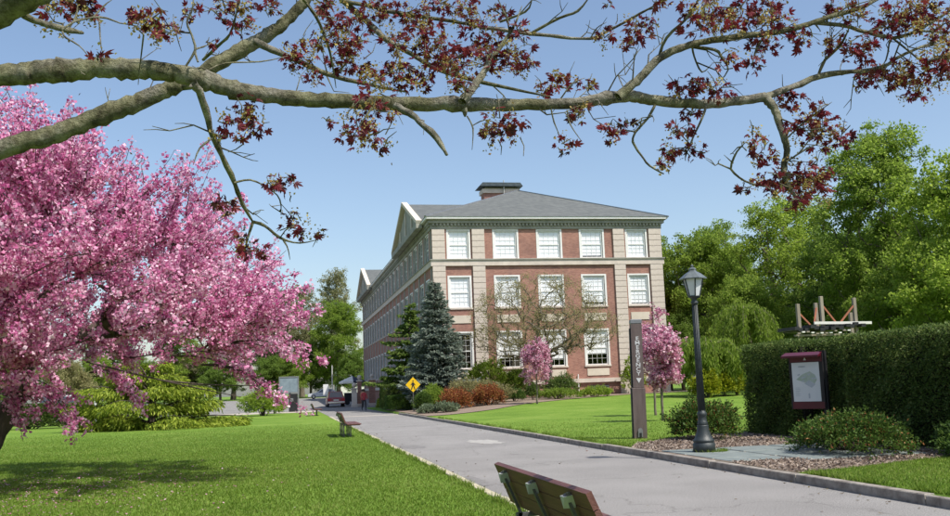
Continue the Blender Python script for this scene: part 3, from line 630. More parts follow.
for k in range(12):
    x = -1.85+k*.19; z = 3.04+rr.uniform(-.03, .09); MB().box(x, -.78, z, x+.12, -.70, z+.05).build('board_end', M['canvas'] if k % 2 else M['timber'], ts)
MB().box(-1.9, -.65, 2.96, 1.2, -.58, 3.03).build('bearer', M['timber'], ts)

# ---------------------------------------------------------------- far end of the road: cars, kiosk, gate piers, people
def paint(name, c): return mat(name, c, tuple(x*.95 for x in c), 2, .25, 0, .6)
def car(loc, rz, color, label, h=1.5, L=4.5, w=1.76, group=None):
    t = empty('parked_car', loc, label, 'car', group, rz); pm = paint('car_paint', color); hl = L/2
    side = [(-hl, .32), (hl, .32), (hl+.02, .6), (hl-.1, .78), (hl-1.15, .92), (-hl+.12, .95), (-hl-.02, .85), (-hl-.03, .5)]      # nose at +x
    b = MB(); b.prism(side, 'y', -w/2+.06, w/2-.06)
    side2 = [(p[0]*.985, .34+(p[1]-.34)*.93) for p in side]; b.prism(side2, 'y', -w/2, w/2); b.build('body', pm, t)
    lo, hi = w/2-.08, w/2-.22; c = MB(); zb, zt = .9, h
    pts = [(hl-1.25, lo, zb), (hl-1.25, -lo, zb), (-hl+.25, -lo, zb), (-hl+.25, lo, zb), (hl-2.0, hi, zt), (hl-2.0, -hi, zt), (-hl+.75, -hi, zt), (-hl+.75, hi, zt)]
    c.add(pts, [(0, 1, 5, 4), (1, 2, 6, 5), (2, 3, 7, 6), (3, 0, 4, 7), (4, 5, 6, 7)]); c.build('cabin', pm, t)
    def pane(i, j, k, l, nm, off):
        q = [Vector(pts[a]) for a in (i, j, k, l)]; cen = sum(q, Vector())/4; nrm = (q[1]-q[0]).cross(q[3]-q[0]).normalized(); nrm = nrm if nrm.dot(cen-Vector((-.2, 0, 1.1))) > 0 else -nrm
        MB().add([cen+(v-cen)*.84+nrm*.012 for v in q], [(0, 1, 2, 3)]).build(nm, M['carglass'], t)
    pane(0, 1, 5, 4, 'windscreen', 1); pane(1, 2, 6, 5, 'side_window', 1); pane(2, 3, 7, 6, 'rear_window', 1); pane(3, 0, 4, 7, 'side_window', 1)
    for x in (hl-.85, -hl+.85):
        for s in (-1, 1):
            wv = MB(); V, F = tube(np.array([(x, s*(w/2-.2), .32), (x, s*(w/2+.01), .32)]), np.array([.32, .32]), 18); wv.add(V, F.tolist()); wv.f += [tuple(range(18)), tuple(range(18, 36))]; wv.mi += [0, 0]
            wo = wv.build('wheel', M['tyre'], t); V, F = tube(np.array([(x, s*(w/2), .32), (x, s*(w/2+.018), .32)]), np.array([.2, .18]), 12); rm = MB().add(V, F.tolist()); rm.f += [tuple(range(12)), tuple(range(12, 24))]; rm.mi += [0, 0]; rm.build('rim', M['chrome'], wo)
    for s in (-1, 1):
        MB().box(-hl-.045, s*(w/2-.34), .62, -hl+.05, s*(w/2-.05), .82).build('tail_light', M['tail'], t)
        MB().box(hl-.08, s*(w/2-.36), .6, hl+.035, s*(w/2-.08), .74).build('headlight', M['chrome'], t)
    MB().box(-hl-.09, -w/2+.05, .36, -hl+.02, w/2-.05, .54, .02).build('bumper', pm if sum(color) > 1 else M['chrome'], t)
    MB().box(-hl-.055, -.26, .62, -hl-.02, .26, .76).build('number_plate', M['canvas'], t)
    return t
def zs(y): return float(zstreet(0, y))
car((5.25, 100, zs(100)), math.pi/2, (.22, .02, .03), 'dark red car seen from behind near the gate piers', 1.55)
car((6.0, 150, zs(150)), math.pi, (.55, .57, .60), 'silver car standing across the far street under dark trees', 1.45)
car((-14.5, 70, .03), math.pi*.05, (.5, .52, .55), 'silver van parked behind the low clipped hedge', 2.05, 4.9, 1.9)
# kiosk
kz = zs(88)-.03; ki = empty('kiosk', (.5, 87.6, .045), 'glazed notice kiosk over a dark cabinet on the concrete pavement', 'kiosk')
for x in (-.8, .85): MB().box(x-.05, -.05, 0, x+.05, .05, 3.1).build('post', M['steel'], ki)
MB().box(-.75, -.02, 1.75, .8, .02, 3.05).build('glass_panel', mat('pale_glass', (.16, .21, .25), (.22, .28, .32), 3, .15, spec=.5), ki)
MB().box(-.85, -.06, 3.05, .9, .06, 3.14).build('rail', M['steel'], ki); MB().box(-.75, -.05, 1.66, .8, .05, 1.74).build('rail', M['steel'], ki)
MB().box(.0, -.3, 0, .78, .3, 1.6, .03).build('cabinet', M['black'], ki); MB().box(.12, -.32, .9, .4, -.301, 1.2).build('screen', M['steel'], ki)
# far post and board
fp = empty('pale_pole', (6.1, 122, zs(122)), 'tall pale pole standing at the far street corner', 'pole'); MB().bar((0, 0, -.1), (0, 0, 4.6), .07, 8, .055).build('shaft', M['canvas'], fp); MB().lathe([(.1, -.02), (.1, .25), (.075, .3)], 8).build('base', M['steel'], fp)
fs = empty('street_sign', (5.2, 120, zs(120)), 'plain white upright street sign beside the silver car', 'sign'); MB().bar((0, 0, -.1), (0, 0, 2.3), .03, 6).build('post', M['steel'], fs); MB().box(-.32, -.05, .95, .32, -.03, 2.25, .008).build('plate', M['white'], fs)
# umbrella over a cart
um = empty('market_umbrella', (7.35, 104, zs(104)), 'navy and white market umbrella beside the brick hall', 'umbrella'); MB().bar((0, 0, 0), (0, 0, 3.1), .03, 8).build('pole', M['steel'], um)
for k in range(8):
    a, c = 2*math.pi*k/8, 2*math.pi*(k+1)/8; R = 1.45
    P = [(0, 0, 3.12), (R*math.cos(a), R*math.sin(a), 2.5), (R*math.cos(c), R*math.sin(c), 2.5), (R*math.cos(c), R*math.sin(c), 2.3), (R*math.cos(a), R*math.sin(a), 2.3)]
    MB().add(P, [(0, 1, 2), (1, 4, 3, 2)]).build('canopy_panel', M['canvas'] if k in (4, 5) else M['navy'], um)
    MB().bar((0, 0, 3.1), (R*math.cos(a), R*math.sin(a), 2.49), .012, 5).build('rib', M['steel'], um)
ct = empty('vendor_cart', (7.45, 105.4, zs(105.4)), 'dark vendor cart standing under the market umbrella', 'cart'); MB().box(-.9, -.5, .35, .9, .5, 1.25, .03).build('body', M['black'], ct); MB().box(-.95, -.55, 1.25, .95, .55, 1.31).build('counter', M['steel'], ct)
for x in (-.6, .6):
    for s in (-1, 1):
        V, F = tube(np.array([(x, s*.45, .25), (x, s*.53, .25)]), np.array([.25, .25]), 14); wv = MB().add(V, F.tolist()); wv.f += [tuple(range(14)), tuple(range(14, 28))]; wv.mi += [0, 0]; wv.build('wheel', M['tyre'], ct)
# piers
def pier(x, y, h, m, label, w=.62):
    t = empty('gate_pier', (x, y, zs(y)-.02), label, 'gate pier'); MB().box(-w/2, -w/2, -.2, w/2, w/2, h).build('shaft', M[m], t); MB().box(-w/2-.08, -w/2-.08, h, w/2+.08, w/2+.08, h+.14, .02).build('coping', M['stone'], t)
    MB().box(-w/2-.06, -w/2-.06, -.2, w/2+.06, w/2+.06, .3, .02).build('plinth', M['stone'], t)
    MB().lathe([(.1, h+.14), (.08, h+.2), (.2, h+.32), (.24, h+.45), (.17, h+.6), (.02, h+.67)], 12).build('finial', M['stone'], t)
pier(6.95, 96, 1.75, 'stone', 'short pale stone gate pier beside the dark red car', .5)
pier(8.9, 98, 2.6, 'brick', 'taller brick gate pier with a stone ball near the hall')
pier(7.55, 97, 2.5, 'brick', 'slim brick gate pier between the stone pier and the hall', .4)
# white house beyond
hs = empty('white_house', (12.5, 172, 1.0), 'white clapboard house gable seen beyond the end of the hall', 'house')
MB().box(-3, 0, -.5, 3, 8, 4.6).build('wall', M['white'], hs); MB().prism([(-3.4, 4.5), (3.4, 4.5), (0, 7.6)], 'y', -.4, 8.4).build('roof', M['slate'], hs)
for x in (-1.6, 1.0):
    w_ = MB().box(x, -.06, 1.6, x+.9, .02, 3.2).build('window', M['carglass'], hs); MB().box(x-.08, -.08, 3.2, x+.98, .02, 3.3).build('frame', M['white'], w_)

def person(loc, rz, label, bands, hair=True, k=1.0, carry=None):
    t = empty('person', loc, label, 'person', None, rz)
    J = [(0, 0, .94), (0, 0, 1.12), (0, .01, 1.36), (0, .01, 1.47), (0, .03, 1.56), (0, .04, 1.66),
         (-.17, 0, 1.38), (-.24, .02, 1.12), (-.2, .16, .95), (.17, 0, 1.38), (.24, -.03, 1.12), (.23, .06, .88),
         (-.09, 0, .9), (-.1, .12, .5), (-.1, .08, .09), (-.1, .22, .04), (.09, 0, .9), (.1, -.06, .5), (.1, -.24, .12), (.1, -.12, .04),
         (-.19, .2, .9), (.23, .09, .8)]
    E = [(0, 1), (1, 2), (2, 3), (3, 4), (4, 5), (2, 6), (6, 7), (7, 8), (2, 9), (9, 10), (10, 11), (0, 12), (12, 13), (13, 14), (14, 15), (0, 16), (16, 17), (17, 18), (18, 19), (8, 20), (11, 21)]
    R = [.15, .135, .16, .065, .085, .075, .07, .05, .036, .07, .05, .036, .095, .065, .045, .035, .095, .065, .045, .035, .03, .03]
    me = bpy.data.meshes.new('body'); me.from_pydata([(x*k, y*k, z*k) for x, y, z in J], E, []); me.update(); o = link('body', me, None, t)
    o.modifiers.new('skin', 'SKIN'); sv = me.skin_vertices[0].data
    for v, r in zip(sv, R): v.radius = (r*k, r*k*.85)
    sv[0].use_root = True
    o.modifiers.new('sub', 'SUBSURF').levels = 2; o.modifiers['sub'].render_levels = 2
    m, nt, b = nodes('clothing'); sp = nt.nodes.new('ShaderNodeSeparateXYZ'); nt.links.new(coords(nt), sp.inputs[0]); mt = N(nt, 'ShaderNodeMath', _operation='MULTIPLY'); mt.inputs[1].default_value = .5/k; nt.links.new(sp.outputs[2], mt.inputs[0])
    r = ramp(nt, mt.outputs[0], [(z/2, c) for z, c in bands], 'CONSTANT'); nt.links.new(r.outputs[0], b.inputs['Base Color']); b.inputs['Roughness'].default_value = .8; me.materials.append(m)
    if hair:
        h = MB(); h.lathe([(.02, 1.53), (.088, 1.55), (.1, 1.62), (.095, 1.69), (.06, 1.745), (.01, 1.76)], 12, (0, .005)); ho = h.build('hair', M['hair'], t, None, True); ho.scale = (k, k, k)
    if carry: carry(t)
    return t
SK = (.42, .25, .18)
person((6.75, 82, 0), math.pi+.3, 'person in red jacket and dark trousers walking up the road', [(0, (.02, .02, .02)), (.08, (.02, .022, .03)), (.86, (.42, .05, .07)), (1.47, SK)], True, 1.04)
person((7.6, 94, zs(94)), -.4, 'person in tan top and dark trousers standing by the stone gate pier', [(0, (.02, .02, .02)), (.08, (.08, .07, .06)), (.86, (.45, .22, .12)), (1.47, SK)])

# ---------------------------------------------------------------- vegetation
def in_ell(rng, n, ells, shell=.55):
    w = np.array([e[3]*e[4]*e[5] for e in ells]); c = rng.choice(len(ells), n, p=w/w.sum()); E = np.array(ells)[c]
    d = unit(rng.normal(0, 1, (n, 3))); r = (shell+(1-shell)*rng.rand(n))**(1/1.6)*np.where(rng.rand(n) < .22, rng.rand(n), 1)
    return E[:, :3]+d*r[:, None]*E[:, 3:6]
def skeleton(rng, base, top, centers, tip_r, base_r, step=.7, lift=.25, wander=.1):
    """branches grown from a trunk to every clump centre; thickness by what each carries"""
    base = np.array(base, float); top = np.array(top, float); nt = 9
    P = [base+(top-base)*i/nt + (rng.normal(0, wander, 3)*[1, 1, 0] if i else 0) for i in range(nt+1)]; par = [-1]+list(range(nt)); chains = [list(range(nt+1))]
    ax = np.array(centers); order = np.argsort(np.linalg.norm(ax-np.array(P)[len(P)//2], axis=1)); tips = [nt]
    minz = base[2]+.28*(top[2]-base[2])
    for ci in order:
        c = ax[ci]; A = np.array(P); d = np.linalg.norm(A-c, axis=1)+1.2*np.maximum(0, A[:, 2]-c[2]+.25*np.linalg.norm((A-c)[:, :2], axis=1))+50*(A[:, 2] < minz)
        k = int(np.argmin(d)); p0 = A[k]; L = np.linalg.norm(c-p0); m = max(2, int(L/step)); mid = (p0+c)/2+np.array([0, 0, lift*L*.5])*rng.uniform(.2, 1)+rng.normal(0, .07*L, 3); ch = [k]; prev = k
        for i in range(1, m+1):
            t = i/m; q = (1-t)**2*p0+2*t*(1-t)*mid+t*t*c+(rng.normal(0, .04*step, 3) if i < m else 0); P.append(q); par.append(prev); prev = len(P)-1; ch.append(prev)
        chains.append(ch); tips.append(prev)
    cnt = np.zeros(len(P))
    for t in tips:
        k = t
        while k >= 0: cnt[k] += 1; k = par[k]
    e = math.log(base_r/tip_r)/math.log(max(2, cnt[0])); R = tip_r*np.maximum(cnt, 1)**e; return np.array(P), R, chains
def wood_mesh(P, R, chains, sides=6, flare=True):
    na = NA()
    for ci, ch in enumerate(chains):
        r = R[ch].copy()
        if ci: r[0] = min(r[0], r[1]*1.25); r[-1] *= .5
        elif flare: r[0] *= 1.35
        V, F = tube(P[ch], r, 9 if ci == 0 else sides if r[0] > .03 else 4); na.add(V, F)
    return npmesh('trunk', *na.get(), smooth=True)
def tree_meshes(seed, H, ells, nclump, crad, per, lsize, trunk_r, top=None, flat=.75, shell=.55, tip=.012, lift=.25, asp=.6, sides=5, along=.25):
    rng = np.random.RandomState(seed); C = in_ell(rng, nclump, ells, shell); e = np.array(ells); cz = e[:, 2].max()
    tp = top or (float(e[:, 0].mean()), float(e[:, 1].mean()), float(cz)); P, R, ch = skeleton(rng, (0, 0, -.15), tp, C, tip, trunk_r, lift=lift)
    n = nclump*per; idx = np.repeat(np.arange(nclump), per); d = unit(rng.normal(0, 1, (n, 3)))*(rng.rand(n)**.5)[:, None]*(crad*(.6+.8*rng.rand(nclump))[idx])[:, None]*[1, 1, flat]
    L = C[idx]+d
    if along:
        m = int(n*along); pick = rng.randint(len(P)*1//4, len(P), m); L = np.r_[L, P[pick]+rng.normal(0, crad*.35, (m, 3))]
    out = unit(L-np.array([0, 0, cz*.8])); V, F = leafquads(L, lsize, rng, out*.4-[0, 0, .1], .8, asp, nup=.9, NH=np.r_[unit(d), unit(rng.normal(0, 1, (len(L)-n, 3)))]*1.3)
    return wood_mesh(P, R, ch, sides), npmesh('crown', V, F)
def plant(name, loc, label, cat, wm, cm, bark, leaf, group=None, rz=0, sc=1.0):
    t = empty(name, loc, label, cat, group, rz); t.scale = (sc, sc, sc) if not isinstance(sc, tuple) else sc
    link('trunk', wm, bark, t); c = link('crown', cm, leaf, t); c['kind'] = 'stuff'; return t

# --- flowering cherry on the left lawn
def cherry():
    rng = np.random.RandomState(21); t = empty('cherry_tree', (-5.75, 20.2, .03), 'large cherry tree in full pink blossom spreading over the left lawn', 'tree')
    wood = NA(); pts = []
    base = np.array([(-.15, 0, -.1), (0, 0, .4), (.25, -.05, .9), (.55, -.05, 1.5), (.75, 0, 1.9)]); Pp, Rr = smooth_path(base, [.3, .24, .2, .19, .19], 4, .05, rng); wood.add(*tube(Pp, Rr, 10))
    cen = np.array([-.15, -.2, 3.1]); rad = np.array([5.6, 5.1, 4.35]); n = 430; d = unit(rng.normal(0, 1, (n, 3))); d[:, 2] = np.abs(d[:, 2])*1.05-.16; d = unit(d)
    C = cen+d*rad*(np.where(rng.rand(n) < .82, rng.uniform(.78, 1.06, n), rng.uniform(.35, .8, n)))[:, None]; C[:, 2] = np.maximum(C[:, 2], np.interp(C[:, 0], [-4, .5, 1.2, 3.2, 4.2, 6], [2.0, 2.0, 2.35, 2.35, 1.9, 1.9])+rng.normal(0, .15, n))
    C[:, 2] = np.where(C[:, 2] > 2.4, 2.4+(C[:, 2]-2.4)*np.interp(C[:, 0], [-3, 0, 3], [1.12, .96, .74]), C[:, 2])
    C = np.r_[C, np.c_[rng.uniform(-2.2, 1.6, 60), rng.uniform(-3.2, -.4, 60), rng.uniform(1.9, 3.3, 60)]]
    Ps, Rs, chains = skeleton(rng, base[-1]-[0, 0, .25], (.9, -.1, 4.6), C, .008, .17, .5, .3, .06)
    for ci, ch in enumerate(chains):
        r = Rs[ch].copy(); r[-1] *= .5
        if ci: r[0] = min(r[0], r[1]*1.25)
        wood.add(*tube(Ps[ch], r, 7 if r[0] > .03 else 4))
        if ci == 0: continue
        tip = Ps[ch[-1]]; od = unit(tip-np.array([.6, 0, 2.2])); nodes_ = Ps[ch]
        for si in range(6):
            p0 = nodes_[rng.randint(max(0, len(nodes_)-4), len(nodes_))] if si else tip
            dd = unit(od+rng.normal(0, .55, 3)+np.array([0, 0, .18])); l = rng.uniform(.5, 1.35); q = 5
            Q = np.array([p0+dd*l*i/q+np.array([0, 0, .08*l*(i/q)**2])+rng.normal(0, .025, 3)*(i > 0) for i in range(q+1)])
            if Q[-1, 2] < 1.55: continue
            wood.add(*tube(Q, np.linspace(.010, .004, q+1), 4)); nn = int(l/.075); ss = rng.uniform(.05, 1.03, nn)
            pts.append(np.stack([np.interp(ss*q, np.arange(q+1), Q[:, j]) for j in range(3)], 1)+rng.normal(0, .05, (nn, 3)))
    for a, e in (((.7, -.2, 1.8), (1.75, -.5, 1.05)), ((.5, -.4, 1.75), (1.2, -1.2, 1.1)), ((.9, -.6, 1.9), (2.1, -1.2, 1.0)), ((.2, -.3, 1.9), (.35, -1.5, 1.35)), ((2.2, -1.2, 2.1), (3.3, -1.9, 1.5)), ((4.2, -1.0, 2.2), (5.9, -1.4, 1.35)), ((3.6, -.6, 2.4), (5.3, -.8, 1.7)), ((4.5, -.4, 2.6), (6.3, -.4, 2.25)), ((4.2, .2, 2.9), (6.2, .3, 2.5))):
        for q_ in range(3):
            s_ = np.linspace(0, 1, 6)[:, None]; Q = np.array(a)+(np.array(e)+rng.normal(0, .15, 3)-np.array(a))*s_+np.array([0, 0, .25])*np.sin(s_*3.14); wood.add(*tube(Q, np.linspace(.016, .004, 6), 4))
            nn = 20; ss = .2+.82*rng.rand(nn); pts.append(np.stack([np.interp(ss*5, np.arange(6), Q[:, j]) for j in range(3)], 1)+rng.normal(0, .06, (nn, 3)))
    # two low bare shoots hanging right
    for a, b_, c_ in (((2.2, -1.5, 2.3), (3.6, -1.9, 1.9), (5.0, -2.1, 1.55)), ((3.6, -1.9, 1.9), (4.4, -1.9, 1.8), (5.3, -1.9, 1.75))):
        Pp, Rr = smooth_path([a, b_, c_], [.02, .014, .006], 4); wood.add(*tube(Pp, Rr, 5))
    C = np.concatenate(pts); n = len(C); per = 10; idx = np.repeat(np.arange(n), per); off = unit(rng.normal(0, 1, (n*per, 3)))*(.085*(.6+.6*rng.rand(n))[idx])[:, None]
    V, F = leafquads(C[idx]+off*.9, .056, rng, rng.normal(0, 1, off.shape), .1, .9, .55, .12, NH=unit(off)*1.6)
    link('trunk', npmesh('trunk', *wood.get(), smooth=True), M['darkbark'], t); o = link('blossom', npmesh('blossom', V, F), M['pink'], t); o['kind'] = 'stuff'
    k = rng.rand(n) < .35; V, F = leafquads(C[k]+rng.normal(0, .06, (k.sum(), 3)), .06, rng, None, 1, .4); o = link('young_leaves', npmesh('young_leaves', V, F), M['bronze'], t); o['kind'] = 'stuff'
    print('cherry clusters', n)
cherry()
rng = np.random.RandomState(91); n = 1500; p = np.c_[rng.normal(-4.2, 1.8, n), rng.normal(18.5, 2.6, n)]; p = p[(p[:, 0] < 2.9)]; P3 = np.c_[p, gz(p[:, 0], p[:, 1])+.022]
V, F = leafquads(P3, .036, rng, np.c_[rng.normal(0, 1, (len(P3), 2)), np.zeros(len(P3))], .1, 1.0, .3, .05, nup=3)
tag(link('fallen_petals', npmesh('fallen_petals', V, F), M['pink']), 'fallen pink petals scattered on the grass under the cherry', 'petals', kind='stuff')

# --- conifers
def conifer(seed, H, R, whorl, nb, per, ls, droop, up, asp=.3, skirt=.25, ragged=.15, gap=None):
    rng = np.random.RandomState(seed); wood = NA(); P = np.array([(0, 0, -.1), (0, 0, H*.5), (0, 0, H)]); wood.add(*tube(P, np.array([.16, .09, .012])*H/8, 8)); pts = []; dr = []
    z = skirt
    while z < H*.985:
        f = z/H; r = R*(1-f)**.85*(1+.12*math.sin(z*2.3+seed))+.08; k = max(4, int(nb*(1-f*.45))); a0 = rng.rand()*6.28
        for j in range(k):
            if gap and rng.rand() < gap: continue
            a = a0+2*math.pi*j/k+rng.normal(0, .15); l = r*(1+rng.normal(0, ragged)); dv = np.array([math.cos(a), math.sin(a), 0]); zz = z+rng.normal(0, .08)
            s = np.linspace(0, 1, 6); Q = np.array([dv*l*t+np.array([0, 0, zz+l*(-droop*t+up*t*t)]) for t in s]); wood.add(*tube(Q, np.linspace(.022, .005, 6), 4))
            m = max(4, int(per*l/R)+3); t = rng.rand(m)**.75; side = np.array([-dv[1], dv[0], 0]); wd = (.10+.34*l*(1-t)*t*2.2)*rng.uniform(-1, 1, m)
            q = dv*l*t[:, None]+np.c_[np.zeros((m, 2)), zz+l*(-droop*t+up*t*t)]+side*wd[:, None]; q[:, 2] -= np.abs(wd)*.25+rng.rand(m)*.08
            pts.append(q); dr.append(dv*.9+side*np.sign(wd)[:, None]*.6+np.array([0, 0, -.15]))
        z += whorl*(1+.3*rng.rand())
    L = np.concatenate(pts); D = np.concatenate(dr); V, F = leafquads(L, ls, rng, D, .35, asp, .4, .12)
    return npmesh('trunk', *wood.get(), smooth=True), npmesh('crown', V, F)
w, c = conifer(3, 9.4, 2.75, .24, 14, 150, .27, .34, .26, .42, .3)
plant('blue_spruce', (11.05, 69.3, G0(11, 69)), 'dense blue grey spruce tree beside the corner of the brick hall', 'tree', w, c, M['darkbark'], M['blue'])
w, c = conifer(8, 8.3, 3.0, .34, 11, 230, .28, .12, .10, .55, 1.7, .3, .12)
plant('green_conifer', (10.1, 76.0, G0(10.1, 76)), 'loose bright green conifer growing along the shaded side of the hall', 'tree', w, c, M['bark'], M['conifer'])
# golden spreading cypress: drooping pads
def golden():
    rng = np.random.RandomState(31); t = empty('golden_cypress', (-7.0, 54, .03), 'wide golden green cypress with drooping layered fans on the left lawn', 'tree'); wood = NA(); pts = []; dr = []
    wood.add(*tube(np.array([(0, 0, -.1), (.2, 0, 1.2), (-.1, 0, 2.6)]), np.array([.22, .16, .06]), 8))
    pads = []
    for z, R, k in ((.22, 5.2, 12), (1.05, 4.7, 10), (1.85, 4.2, 9), (2.55, 3.2, 7), (3.15, 1.9, 5)):
        for j in range(k): pads.append((z+rng.normal(0, .1), R*rng.uniform(.55, 1.05), j*2*math.pi/k+rng.normal(0, .25)))
    for z, R, a in pads:
        dv = np.array([math.cos(a), math.sin(a)*.75, 0]); e = dv*R; s = np.array([0, 0, z*.75]); Q = np.array([s+e*t_+np.array([0, 0, (z+.55-z*.75)*math.sin(t_*1.9)-.25*t_*t_]) for t_ in np.linspace(0, 1, 7)]); wood.add(*tube(Q, np.linspace(.04, .008, 7), 4))
        m = 900; tt = .35+.65*rng.rand(m)**.8; side = np.array([-dv[1], dv[0], 0]); wd = rng.uniform(-1, 1, m)*(.35+R*.30*np.sin(np.clip((tt-.3)/.75, 0, 1)*3.0))
        q = np.stack([np.interp(tt*6, np.arange(7), Q[:, i]) for i in range(3)], 1)+side*wd[:, None]; hang = rng.rand(m)**1.8*.42; q[:, 2] -= np.abs(wd)*.22+hang; q[:, 2] = np.maximum(q[:, 2], .06)
        pts.append(q); dr.append(dv*.6+side*np.sign(wd)[:, None]*.35+np.c_[np.zeros((m, 2)), -.5-hang*1.5])
    V, F = leafquads(np.concatenate(pts), .22, rng, np.concatenate(dr), .3, .28, .4, .1)
    link('trunk', npmesh('trunk', *wood.get(), smooth=True), M['darkbark'], t); o = link('crown', npmesh('crown', V, F), M['gold'], t); o['kind'] = 'stuff'
golden()

# --- shrubs
def shrub(name, loc, label, r, n, ls, m, seed, cat='shrub', lumps=9, box=0, m2=None, frac2=0, D=None, asp=.55, group=None, rz=0, stems=12, shoot=.32):
    rng = np.random.RandomState(seed); t = empty(name, loc, label, cat, group, rz); rx, ry, rz_ = r
    d = unit(rng.normal(0, 1, (n, 3))); d[:, 2] = np.where(d[:, 2] < -.25, -d[:, 2], d[:, 2])
    if box: k = np.abs(d).max(1, keepdims=True); d = d*(1-box)+d/k*box
    lc = unit(rng.normal(0, 1, (lumps, 3))); u = unit(d); bump = np.zeros(n)
    for c in lc: bump = np.maximum(bump, np.exp(-((u-c)**2).sum(1)*7))
    rr = (.66+.40*bump)*np.where(rng.rand(n) < .7, 1-.12*rng.rand(n), .35+.6*rng.rand(n))
    if box: rr = (.97+.03*bump)*np.where(rng.rand(n) < .85, 1-.05*rng.rand(n), .6+.4*rng.rand(n))
    P = d*rr[:, None]*np.array([rx, ry, rz_]); P[:, 2] = (P[:, 2]+rz_*.42)/1.42
    if not box:      # leaves sit along short shoots that stick out of the mass
        per = 12; q = np.arange(n)//per*per; A0 = P[q]; od = unit(unit(A0-[0, 0, rz_*.2])+rng.normal(0, .45, (n, 3))[q]+[0, 0, .35]); sl = shoot*min(rx, ry, rz_)*(.4+rng.rand(n)[q])
        P = A0*.93+od*(sl*rng.rand(n))[:, None]+rng.normal(0, ls*.35, (n, 3))
    keep = P[:, 2] > .02; P = P[keep]
    dirs = (unit(P-[0, 0, rz_*.25])+[0, 0, .35] if box else od[keep]) if D is None else np.tile(np.array(D, float), (len(P), 1))+unit(P)*.5
    k = rng.rand(len(P)) < frac2
    V, F = leafquads(P[~k], ls, rng, dirs[~k], .6, asp, nup=0 if box else .8); o = link('foliage', npmesh('foliage', V, F), m, t); o['kind'] = 'stuff'
    if m2 and k.any():
        V, F = leafquads(P[k], ls, rng, dirs[k], .6, asp); o = link('new_growth', npmesh('new_growth', V, F), m2, t); o['kind'] = 'stuff'
    w = NA()
    for j in range(stems):
        a = rng.rand()*6.283; q = rng.rand()*.8; e = np.array([math.cos(a)*rx*q, math.sin(a)*ry*q, rz_*rng.uniform(.5, .85)]); w.add(*tube(np.array([e*[.15, .15, 0]-[0, 0, .05], e*[.5, .5, .6], e]), np.array([.02, .014, .006])*max(.6, min(rx, 2)), 4))
    link('stems', npmesh('stems', *w.get(), smooth=True), M['darkbark'], t); return t
def sh(name, x, y, label, r, n, ls, m, seed, **kw): return shrub(name, (x, y, G0(x, y)), label, r, n, ls, M[m], seed, **kw)
sh('barberry', 11.0, 61.0, 'russet red mounded barberry bush next to the sage ground plants', (1.25, 1.2, 1.25), 9000, .09, 'barberry', 1)
sh('barberry', 13.15, 61.3, 'orange red mounded barberry bush under the yellow green shrub', (1.35, 1.2, 1.2), 9000, .09, 'barberry', 2)
sh('spreading_shrub', 13.0, 63.4, 'yellow green spreading shrub behind the two red barberries', (2.9, 1.3, 1.75), 12000, .1, 'leaf_olive', 3)
sh('rounded_shrub', 10.1, 65.0, 'bright green rounded shrub in front of the blue spruce', (1.15, 1.0, 1.75), 9000, .1, 'leaf_spring', 4)
sh('globe_shrub', 9.15, 63.5, 'smooth round green shrub beside the yellow crossing sign', (.75, .75, 1.55), 8000, .07, 'yew', 5, lumps=3)
sh('sage_plant', 8.75, 58.5, 'low grey green sage plants lining the kerb', (.65, 1.4, .5), 5000, .1, 'sage', 6, D=(0, 0, 1))
sh('sage_plant', 9.7, 57.6, 'low grey green sage clump before the barberry', (.9, 1.0, .55), 5000, .1, 'sage', 7, D=(0, 0, 1))
sh('clipped_hedge', 8.3, 70.6, 'low clipped dark green hedge block beside the road', (.8, 2.4, 1.15), 22000, .07, 'yew', 8, cat='hedge', box=.85, lumps=2)
sh('clipped_hedge', 8.7, 75.4, 'taller clipped dark hedge behind the low block at the hall side', (1.2, 1.8, 2.0), 22000, .08, 'hedge', 9, cat='hedge', box=.8, lumps=2)
sh('pale_plant', 8.1, 80.0, 'pale yellow green leafy plant at the end of the hedge block', (.5, 1.2, .95), 4000, .1, 'gold', 10)
sh('leafy_shrub', 14.9, 70.0, 'loose fresh green shrub below the ground floor windows', (2.3, 1.3, 3.6), 8000, .12, 'leaf_bright', 11, stems=20)
sh('leafy_shrub', 17.2, 70.6, 'mid green leafy shrub beside the pink sapling and the leaning tree', (1.2, 1.2, 2.6), 6000, .12, 'leaf_spring', 12, stems=18)
sh('twiggy_shrub', 12.2, 66.0, 'purple brown twiggy shrub behind the red barberry', (1.7, 1.0, 1.9), 5000, .09, 'purple', 13, stems=30)
sh('box_bush', 15.5, 63.6, 'small rounded dark box bush right of the orange barberry', (.95, .8, 1.0), 6000, .07, 'yew', 14, lumps=3)
sh('box_bush', 17.1, 65.0, 'pair of dark upright box bush beside the pink sapling trunk', (.65, .6, 1.5), 6000, .07, 'hedge', 15, lumps=3)
sh('box_bush', 19.5, 66.2, 'broad dark rounded box bush below the leaning tree', (1.6, 1.0, 1.9), 9000, .08, 'hedge', 16)
sh('low_shrub', 18.8, 64.6, 'low bright ground shrub in front of the broad box bush', (2.2, .7, .8), 6000, .08, 'leaf_spring', 17)
sh('low_shrub', 22.3, 67.2, 'low loose green shrub near the white downpipe', (1.8, .8, .7), 5000, .09, 'leaf_bright', 18)
sh('wall_shrub', 27.9, 73.6, 'bright green shrub against the right end of the hall', (1.2, .8, 3.2), 5000, .12, 'leaf_bright', 19, stems=16)
sh('spreading_yew', 10.75, 16.9, 'broad low spreading yew with rusty tips below the tall hedge', (1.1, 2.3, .72), 24000, .055, 'yew', 20, m2=M['rust'], frac2=.07, lumps=16, rz=-.2, stems=30)
